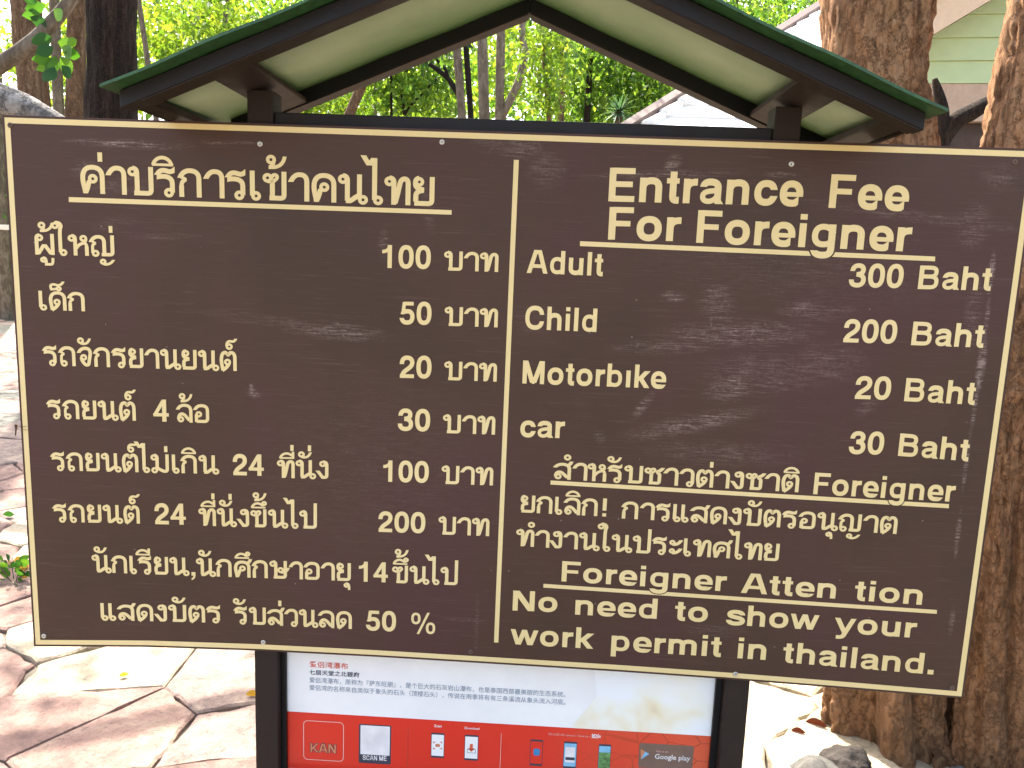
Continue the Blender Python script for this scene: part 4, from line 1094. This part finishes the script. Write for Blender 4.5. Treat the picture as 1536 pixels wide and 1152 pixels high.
# far woodland and understory: one uncountable mass
wood = leaves('far_woodland', [(x, 25+4*math.sin(x*1.7), z, 3.0, 3, 1.7, n) for x, z, n in
      [(-26, 2, 3000), (-22, 3, 3200), (-18, 2.5, 3200), (-14, 4, 3600), (-10, 3, 3200), (-7, 4.5, 3400), (-3.5, 3.2, 3400), (0, 4.2, 3600), (3.5, 3.4, 3600), (7, 4.6, 3600), (10.5, 3.4, 3000), (14, 4.5, 3000), (18, 3.5, 3000), (-12, 7, 2200), (-8, 7.6, 2400), (-5, 7.4, 2400), (-1.5, 7.6, 2200), (2.5, 7.2, 2200), (6.5, 8, 2200), (11, 7.6, 2000)]],
      .30, M['leaf_yellow'], clump=.6)
tag(wood, 'sunlit yellow-green woodland far behind the stand', 'woodland', kind='stuff')
under = leaves('understory', [(x, 17+2*math.sin(x*2.3), z, 2.2, 1.4, 1.1, n) for x, z, n in
      [(-15, 1.2, 1800), (-11, 1.6, 2000), (-8, 1.5, 2000), (-4.5, 2.2, 2400), (-1.5, 2.6, 2600), (1.5, 2.4, 2600), (4, 2.8, 2400), (7, 2.0, 1800), (-3, 4.2, 1500), (.5, 4.6, 1700), (3, 4.4, 1500)]],
      .20, M['leaf_green'], clump=.5)
tag(under, 'green undergrowth below the far trees', 'undergrowth', kind='stuff')

def spiky(label, px, py, Y, rpx, n, mat, cat='palm', drop=.3):
    c = at(px, py, Y); root = empty('palm_plant', (c.x, Y, 0)); k = (Y-CAM.y)/F; L = rpx*k
    tube('stem', [(0, 0, -.1), (.03, 0, c.z*.5), (0, 0, c.z)], [.06, .05, .05], M['bark_brown'], root, 8, 8, .1)
    vs = []; fs = []
    for i in range(n):
        a = rng.uniform(0, 6.28); e = rng.uniform(-.5, 1.2); d = Vector((math.cos(a)*math.cos(e), math.sin(a)*math.cos(e), math.sin(e)))
        s = d.cross(Vector((0, 0, 1))).normalized()*.045*L; l = L*rng.uniform(.7, 1.15); b0 = len(vs)
        for q in range(5):
            u = q/4; p = Vector((0, 0, c.z))+d*l*u-Vector((0, 0, drop*l*u*u)); w_ = (1-u)**.6 if u < 1 else 0
            vs.append(p-s*w_); vs.append(p+s*w_)
        for q in range(4): fs.append((b0+2*q, b0+2*q+1, b0+2*q+3, b0+2*q+2))
    mesh_obj('frond', vs, fs, mat, root)['kind'] = 'stuff'
    tag(root, label, cat); return root
spiky('spiky dracaena head low in the right corner of the gable opening', 928, 168, 9.5, 34, 90, M['leaf_blue'], 'dracaena', .25)
spiky('palm with drooping fronds high in the gable opening, right of the vine column', 845, 62, 10.5, 46, 60, M['leaf_green'], 'palm', .9)

# near trunks at the right
def flute(c1, c2):
    def f(th, z):
        k = max(0, 1-z/2.6)
        return 1+.09*k*math.cos(th*4+c1)+.09*k*math.cos(th*7+c2)-.10*k*max(0, math.cos(th*9+c2))**6+.22*max(0, .35-z)**1.0*(1+math.cos(th*5+c1))
    return f
def big_tree(label, path, radii, c1, c2, blobs):
    base = Vector((path[0][0], path[0][1], 0))
    root = empty('tree', base)
    pts = [Vector(p)-base for p in path]
    tube('trunk', pts, radii, M['bark_orange'], root, 280, 560, .05, 0, 5, .07, True, flute(c1, c2), 1.7, .011)
    leaves('crown', [(a-base.x, b_-base.y, c, d, e, f, n) for a, b_, c, d, e, f, n in blobs], .13, M['leaf_green'], root, .35)
    for k, (a, b_, c, d, e, f, n) in enumerate(blobs[:2]):
        tube('limb', [pts[-1]-Vector((0, 0, .3)), Vector(((a-base.x)*.6, (b_-base.y)*.6, c-1)), Vector((a-base.x, b_-base.y, c))], [radii[-1]*.7, .09, .03], M['bark_orange'], root, 16, 20)
    tag(root, label, 'tree', 'big orange-barked trunks at the right'); return root
def trunk_path(Y, pts):
    out = [at(px, py, Y) for px, py in pts]
    return out
tp = trunk_path(.80, [(1335, 1190), (1332, 1060), (1330, 600), (1322, 200), (1316, 0)])
P1 = [(tp[0].x, .80, -.1), (tp[1].x, 0.80, tp[1].z), (tp[2].x, 0.80, tp[2].z), (tp[3].x, 0.80, tp[3].z), (tp[4].x, 0.80, tp[4].z), (tp[4].x-.05, 1.0, 6.0)]
k1 = (.80-CAM.y)/F/2
big_tree('broad orange-brown trunk passing behind the right half of the board', P1, [.255, .205, 150*k1, 143*k1, 143*k1, .14], .4, 2.2,
         [(3.2, -.6, 7.2, 1.6, 1.6, .9, 1500), (2.2, -2.6, 7.4, 1.8, 1.6, .9, 1300), (4.4, 1.0, 7.4, 1.4, 1.4, .8, 900)])
tp = trunk_path(.62, [(1494, 1240), (1492, 1060), (1506, 700), (1545, 300), (1592, 0)])
P2 = [(tp[0].x, .62, -.1), (tp[1].x, .62, tp[1].z), (tp[2].x, .62, tp[2].z), (tp[3].x, .62, tp[3].z), (tp[4].x, .62, tp[4].z), (tp[4].x+.5, .9, 6.0)]
big_tree('orange-brown trunk leaning out past the right end of the board', P2, [.19, .125, .125, .135, .135, .11], 2.0, .3,
         [(5.0, -.5, 7.0, 1.5, 1.5, .8, 1000), (4.5, -3, 7.2, 1.5, 1.5, .8, 900)])

# ------------------------------------------------------------------ houses at the right
M['white_roof'] = simple('white_roof_tile', (.72, .72, .70), .5, var=.08, scale=3)
M['brown_trim'] = simple('brown_trim', (.11, .07, .055), .6)
M['cream_wall'] = simple('cream_wall', (.55, .45, .35), .8)
M['green_siding'] = simple('green_siding', (.42, .50, .27), .6, var=.05, scale=6)
M['white_trim'] = simple('white_trim', (.78, .72, .60), .5, var=.05); M['tan_trim'] = simple('tan_trim', (.60, .44, .30), .6, var=.06)
M['dark_timber'] = simple('dark_timber', (.045, .025, .018), .7, var=.4, scale=9)
M['peach'] = simple('peach_soffit', (.42, .30, .22), .8)
h0 = at(972, 199, 8.0); h1 = at(1256, 14, 11.2)
ex = 7.0
h1 = Vector((h1.x, 11.2, h1.z)); ez = h0.z
house = empty('house', (h0.x, 8.0, 0)); tag(house, 'house with a blown-out white tiled hip roof seen behind the sign gable', 'house')
B0 = Vector(house.location)
rows = 13
nrm = Vector((0, -(h1.z-ez), 3.2)).normalized()
for k in range(rows):
    u0, u1 = k/rows, (k+1)/rows
    a = h0.lerp(h1, u0); b_ = h0.lerp(h1, u1+.015)
    L = [a, Vector((h0.x+ex, a.y, a.z)), Vector((h0.x+ex, b_.y, b_.z)), b_]
    lift0, lift1 = nrm*.075, nrm*.045
    q = [L[0]+lift0, L[1]+lift0, L[2]+lift1, L[3]+lift1]
    vs = [p-B0 for p in L]+[p-B0 for p in q]
    mesh_obj('roof_course', vs, [(0, 3, 2, 1), (4, 5, 6, 7), (0, 1, 5, 4), (1, 2, 6, 5), (2, 3, 7, 6), (3, 0, 4, 7)], M['white_roof'], house)
    # hip cap tile along the hip
    c0_ = a-B0+nrm*.09+Vector((-.05, 0, 0)); c1_ = h0.lerp(h1, u1+.03)-B0+nrm*.06+Vector((-.05, 0, 0))
    tube('hip_tile', [c0_, c1_], [.065, .045], M['white_roof'], house, 10, 2, 0)
lf = [h0, h1, Vector((h0.x-.35, 11.2+3, ez))]
mesh_obj('roof_side', [p-B0 for p in (h0, h1, Vector((h1.x, 14.4, h1.z)), Vector((h0.x, 17.6, ez)))], [(0, 3, 2, 1)], M['brown_trim'], house)
d_ = (h1-h0).normalized()
a, b_ = h0-d_*.2+Vector((-.16, -.06, .02)), h1+d_*.2+Vector((-.16, -.06, .02))
vs = []
for p in (a, b_):
    for dx, dz in ((0, -.10), (0, .10), (-.14, -.10), (-.14, .10)): vs.append(p+Vector((dx, 0, dz))-B0)
mesh_obj('barge_board', vs, [(0, 1, 5, 4), (2, 6, 7, 3), (0, 4, 6, 2), (1, 3, 7, 5), (0, 2, 3, 1), (4, 5, 7, 6)], M['brown_trim'], house)
box('wall', .3, ex-.2, .35, 6.5, 0, ez-.02, M['cream_wall'], house)

# green weatherboard cottage
Yh = 6.2
g0 = at(1403, 132, Yh)
cot = empty('cottage', (g0.x-.5, Yh, 0)); tag(cot, 'cottage with pale green weatherboard gable and white barge board at the right', 'cottage')
B1 = Vector(cot.location); cot.rotation_euler = (0, 0, -.16)
k = (Yh-CAM.y)/F
rise = at(1495, -3, Yh)-at(1403, 52, Yh); s_ = rise.z/rise.x
e0p = at(1403, 52, Yh)
zb0 = at(1440, 130, Yh).z
bh = 30*k
xL = g0.x-.45; apex_x = e0p.x+2.6
def roofz(x): return e0p.z+s_*(x-e0p.x) if x < apex_x else e0p.z+s_*(2*apex_x-x-e0p.x)
for i in range(11):
    z0 = zb0+i*bh; z1 = z0+bh
    # board clipped by the two rakes
    def xat(z): return e0p.x+(z-e0p.z)/s_
    xa0, xa1 = max(xL, xat(z0)), max(xL, xat(z1))
    xb0, xb1 = min(2*apex_x-xL, 2*apex_x-xat(z0)), min(2*apex_x-xL, 2*apex_x-xat(z1))
    if xb1 <= xa1: break
    ys = (Yh-.028, Yh-.008)
    vs = [(xa0, ys[0], z0), (xb0, ys[0], z0), (xb1, ys[1], z1-.002), (xa1, ys[1], z1-.002), (xa0, Yh+.02, z0), (xb0, Yh+.02, z0), (xb1, Yh+.02, z1-.002), (xa1, Yh+.02, z1-.002)]
    mesh_obj('board', [Vector(p)-B1 for p in vs], [(0, 1, 2, 3), (5, 4, 7, 6), (0, 4, 5, 1), (1, 5, 6, 2), (2, 6, 7, 3), (3, 7, 4, 0)], M['green_siding'], cot)
def rake(x0, z0, x1, z1, th, mat, name, y0, y1):
    vs = [(x0, y0, z0), (x1, y0, z1), (x1, y0, z1+th), (x0, y0, z0+th), (x0, y1, z0), (x1, y1, z1), (x1, y1, z1+th), (x0, y1, z0+th)]
    mesh_obj(name, [Vector(p)-B1 for p in vs], [(0, 1, 2, 3), (5, 4, 7, 6), (0, 4, 5, 1), (1, 5, 6, 2), (2, 6, 7, 3), (3, 7, 4, 0)], mat, cot)
xs0 = xL-.55
rake(xs0, roofz(xs0)-.02, apex_x, roofz(apex_x)-.02, .30, M['tan_trim'], 'barge_board', Yh-.30, Yh-.26)
rake(apex_x+.001, roofz(apex_x)-.02, 2*apex_x-xs0, roofz(xs0)-.02, .30, M['tan_trim'], 'barge_board', Yh-.30, Yh-.26)
rake(xs0-.05, roofz(xs0)+.27, apex_x, roofz(apex_x)+.29, .08, M['white_roof'], 'roof', Yh-.34, Yh+5)
rake(apex_x+.001, roofz(apex_x)+.29, 2*apex_x-xs0+.05, roofz(xs0)+.27, .08, M['white_roof'], 'roof', Yh-.34, Yh+5)
box('soffit_band', xL-B1.x, 2*apex_x-xL-B1.x, -.02, .3, zb0-.35, zb0-.004, M['peach'], cot)
box('wall', xL-B1.x, 2*apex_x-xL-B1.x, .08, 4.5, 0, zb0-.352, M['dark_timber'], cot)

# dark crooked branch in front of the cottage
br = empty('dead_branch', on_ground(1420, 700)); br.location = (at(1412, 300, 2.4).x, 2.4, 0)
tag(br, 'dark crooked bare limb curving between the two orange trunks', 'branch')
Bb = Vector(br.location)
tube('limb', [Vector((0, 0, 0)), at(1410, 400, 2.4)-Bb, at(1410, 230, 2.4)-Bb, at(1412, 165, 2.4)-Bb, at(1402, 118, 2.4)-Bb], [.06, .05, .045, .034, .012], M['bark_dark'], br, 12, 40, .15)
tube('limb', [at(1412, 218, 2.4)-Bb, at(1432, 184, 2.4)-Bb, at(1458, 168, 2.4)-Bb, at(1490, 150, 2.4)-Bb], [.03, .045, .042, .03], M['bark_dark'], br, 12, 30, .15)

# ------------------------------------------------------------------ left foreground wood
br = empty('overhanging_branch', at(40, 80, 4.0)); tag(br, 'lichen-grey bare branch arching across the top left corner', 'branch')
Bb = Vector(br.location); k = (4.0-CAM.y)/F/2
tube('limb', [at(-120, 145, 4)-Bb, at(-40, 118, 4)-Bb, at(8, 92, 4)-Bb, at(50, 62, 4)-Bb, at(84, 28, 4)-Bb, at(112, -14, 4)-Bb, at(125, -80, 4)-Bb], [24*k, 24*k, 23*k, 22*k, 20*k, 17*k, 12*k], M['bark_grey'], br, 24, 60, .12, .03, 6)
# broad green leaves hanging below
def big_leaf(parent, pos, dirv, L, mat, wd=.34, name='leaf'):
    d = Vector(dirv).normalized(); s = d.cross(Vector((0, 1, .25))).normalized(); n = s.cross(d)
    vs = []; fs = []
    prof = [0, .55, .9, 1, .85, .5, 0]
    for i, wv in enumerate(prof):
        u = i/(len(prof)-1); c = pos+d*L*u-n*L*.18*u*u
        for sgn in (-1, 0, 1): vs.append(c+s*(sgn*wv*wd*L)+n*(abs(sgn)*wv*.06*L))
    for i in range(len(prof)-1):
        for j in range(2): fs.append((i*3+j, i*3+j+1, (i+1)*3+j+1, (i+1)*3+j))
    return mesh_obj(name, vs, fs, mat, parent, True)
def leaf_tone(name, col):
    return leaf_mat(name, tuple(c*.8 for c in col), col, tuple(c*1.2 for c in col), .45)
LT = [leaf_tone('fresh_leaf', (.04, .12, .015)), leaf_tone('deep_leaf', (.018, .065, .014)), leaf_tone('bright_leaf', (.07, .16, .02))]
spg = empty('hanging_sprig', at(82, 40, 3.9)); tag(spg, 'sprig of broad fresh green leaves hanging under the arching branch', 'leafy sprig')
Bs = Vector(spg.location)
r3 = random.Random(3)
tube('stem', [at(92, 22, 3.9)-Bs, at(84, 60, 3.9)-Bs, at(86, 100, 3.9)-Bs], [.006, .005, .003], M['bark_grey'], spg, 6, 8, 0)
for (px, py, ang, ln) in [(78, 55, 200, 22), (86, 62, -20, 24), (80, 70, 215, 20), (92, 70, -35, 22), (70, 62, 170, 16), (84, 84, 240, 22), (90, 84, -60, 24), (76, 88, 190, 18), (96, 78, -10, 18), (82, 100, 250, 22), (92, 98, -50, 18), (70, 40, 150, 20), (60, 20, 190, 18), (68, 8, 200, 20), (80, 14, -40, 20), (56, 4, 160, 16), (72, 98, 200, 14), (100, 66, 20, 14)]:
    a = math.radians(ang); y = 3.9+r3.uniform(-.1, .1); kk = (y-CAM.y)/F
    big_leaf(spg, at(px, py, y)-Bs, (math.cos(a), r3.uniform(-.4, .2), math.sin(a)), ln*kk*1.35, LT[r3.randrange(3)])
lg = empty('fallen_log', at(20, 150, 3.2)); tag(lg, 'silvery weathered log sloping down behind the top left corner of the board', 'log')
Bb = Vector(lg.location); k = (3.2-CAM.y)/F/2
tube('log', [at(-260, 62, 3.2)-Bb, at(-80, 118, 3.2)-Bb, at(0, 148, 3.2)-Bb, at(60, 172, 3.2)-Bb, at(130, 212, 3.2)-Bb, at(200, 262, 3.2)-Bb], [60*k, 52*k, 44*k, 34*k, 26*k, 18*k], M['bark_pale'], lg, 40, 60, .14, .03, 4, .05)
tube('prop', [at(-200, 95, 3.2)-Bb, Vector((at(-230, 95, 3.2).x-Bb.x, 0, -Bb.z))], [.05, .06], M['bark_grey'], lg, 10, 8)
rl = empty('white_rail', (at(-60, 345, 14).x, 14, 0)); tag(rl, 'white horizontal rail beyond the paving at the left edge', 'rail')
zz = at(6, 341, 14).z; Br = Vector(rl.location)
box('rail', -3, at(60, 345, 14).x-Br.x, -.04, .04, zz-.05, zz+.05, M['white_trim'], rl, .01)
for x in (-2.8, at(55, 345, 14).x-Br.x-.1): box('post', x, x+.08, -.03, .03, 0, zz-.051, M['white_trim'], rl)

# grass, weeds, dead leaves, rocks, twig
def grass(name, x0, x1, y0, y1, n, h):
    x = rng.uniform(x0, x1, n); y = rng.uniform(y0, y1, n); a = rng.uniform(0, 6.28, n); hh = h*(.5+rng.random(n))
    w_ = .012; lx = rng.normal(size=n)*.35*hh; ly = rng.normal(size=n)*.35*hh
    V = np.stack([np.c_[x-w_*np.cos(a), y-w_*np.sin(a), np.full(n, -.05)], np.c_[x+w_*np.cos(a), y+w_*np.sin(a), np.full(n, -.05)], np.c_[x+lx, y+ly, hh]], 1).reshape(-1, 3)
    me = bpy.data.meshes.new(name); me.vertices.add(3*n); me.vertices.foreach_set('co', V.ravel())
    me.loops.add(3*n); me.loops.foreach_set('vertex_index', np.arange(3*n, dtype=np.int32))
    me.polygons.add(n); me.polygons.foreach_set('loop_start', np.arange(0, 3*n, 3, dtype=np.int32)); me.update(calc_edges=True)
    me.materials.append(M['grass']); o = bpy.data.objects.new(name, me); COL.objects.link(o); return o
tag(grass('grass', -24, -4, 15.05, 22, 60000, .14), 'bright grass strip beyond the paving', 'grass', kind='stuff')
wd_ = empty('weed', on_ground(22, 872)); tag(wd_, 'small leafy weed growing between stones by the left edge of the board', 'weed')
for i in range(46):
    a = r3.uniform(0, 6.28); rr = r3.uniform(0, .10); p = Vector((math.cos(a)*rr-.02, math.sin(a)*rr*.7, r3.uniform(.01, .10)))
    big_leaf(wd_, p, (math.cos(a), math.sin(a)*.6, r3.uniform(.1, .9)), r3.uniform(.035, .06), LT[r3.randrange(3)] if i % 6 else M['leaf_dry'])
for i in range(6):
    a = i*1.1; tube('stem', [Vector((0, 0, -.03)), Vector((math.cos(a)*.07, math.sin(a)*.05, .08))], [.003, .002], M['bark_grey'], wd_, 5, 4, 0)
wd2 = empty('weed', on_ground(1533, 1065)); tag(wd2, 'tiny yellow-green weed right of the leaning orange trunk', 'weed')
for i in range(24):
    a = r3.uniform(0, 6.28); rr = r3.uniform(0, .06)
    big_leaf(wd2, Vector((math.cos(a)*rr+.04, math.sin(a)*rr, r3.uniform(.01, .07))), (math.cos(a), math.sin(a)*.6, r3.uniform(.1, .9)), r3.uniform(.03, .05), LT[2])
def dead(label, px, py, L, ang, mat):
    o = big_leaf(None, Vector((0, 0, 0)), (math.cos(ang), math.sin(ang), .12), L, mat, .3, 'fallen_leaf')
    p = on_ground(px, py, .012); o.location = p; tag(o, label, 'fallen leaf', 'fallen leaves on the paving'); return o
M['dry_brown'] = leaf_tone('dry_brown', (.035, .008, .005)); M['dry_yellow'] = leaf_tone('dry_yellow', (.22, .14, .03))
dead('small yellow fallen leaf on the stones below the left part of the board', 178, 1014, .035, .6, M['dry_yellow'])
dead('ochre fallen leaf lying against the left post', 368, 1042, .05, .3, M['dry_yellow'])
dead('curled red-brown dead leaf nearest the orange trunk', 1208, 1082, .075, -.35, M['dry_brown'])
dead('narrow brown dead leaf on bright paving, left of the curled one', 1186, 1095, .05, -.2, M['dry_brown'])
dead('grey-green fallen leaf on the shaded stones at the left edge', 4, 772, .07, .2, LT[1])
M['rock_dark'] = stone_mat('dark_rock', (.018, .013, .010), (.035, .026, .02), (.07, .055, .045), 3)
M['rock'] = stone_mat('grey_rock', (.05, .045, .04), (.10, .095, .085), (.17, .16, .14), 3)
def rock(label, px, py, sx, sy, sz, seed):
    bm = bmesh.new(); bmesh.ops.create_icosphere(bm, subdivisions=4, radius=1)
    for v in bm.verts:
        q = v.co+Vector((seed, 0, 0)); f = 1+.25*noise.noise(q*1.4)+.10*noise.noise(q*4)+.05*noise.noise(q*11)
        c = v.co*f; v.co = Vector((c.x*sx, c.y*sy, max(-.3, c.z)*sz))
    o = bm_obj('rock', bm, M['rock'], None, True); p = on_ground(px, py); o.location = (p.x, p.y, -.02); o.data.materials[0] = M['rock_dark'] if 'dark' in label else M['rock']; tag(o, label, 'rock', 'rocks at the foot of the orange trunks'); return o
rock('smooth grey rock at the foot of the broad orange trunk', 1228, 1166, .095, .08, .075, 1)
rock('dark lumpy stone against the broad orange trunk, right of the smooth rock', 1272, 1146, .09, .07, .075, 5)
rock('small stone in front of the leaning orange trunk', 1440, 1172, .05, .05, .06, 9)
tw = empty('dry_twig', at(24, 645, -.004)); tag(tw, 'tiny brown dry twig snagged on the left edge of the board', 'twig')
Bt = Vector(tw.location); kk = .0016
tube('stem', [Vector((-.002, 0, -.014)), Vector((.0, 0, 0)), Vector((.001, 0, .014))], [.0012, .002, .0035], M['bark_brown'], tw, 8, 6, .2)
tube('stem', [Vector((0, 0, .003)), Vector((.035, -.002, .001))], [.0008, .0004], M['bark_orange'], tw, 5, 3, 0)
tube('stem', [Vector((0, 0, .009)), Vector((.030, -.002, .011))], [.0008, .0004], M['bark_orange'], tw, 5, 3, 0)
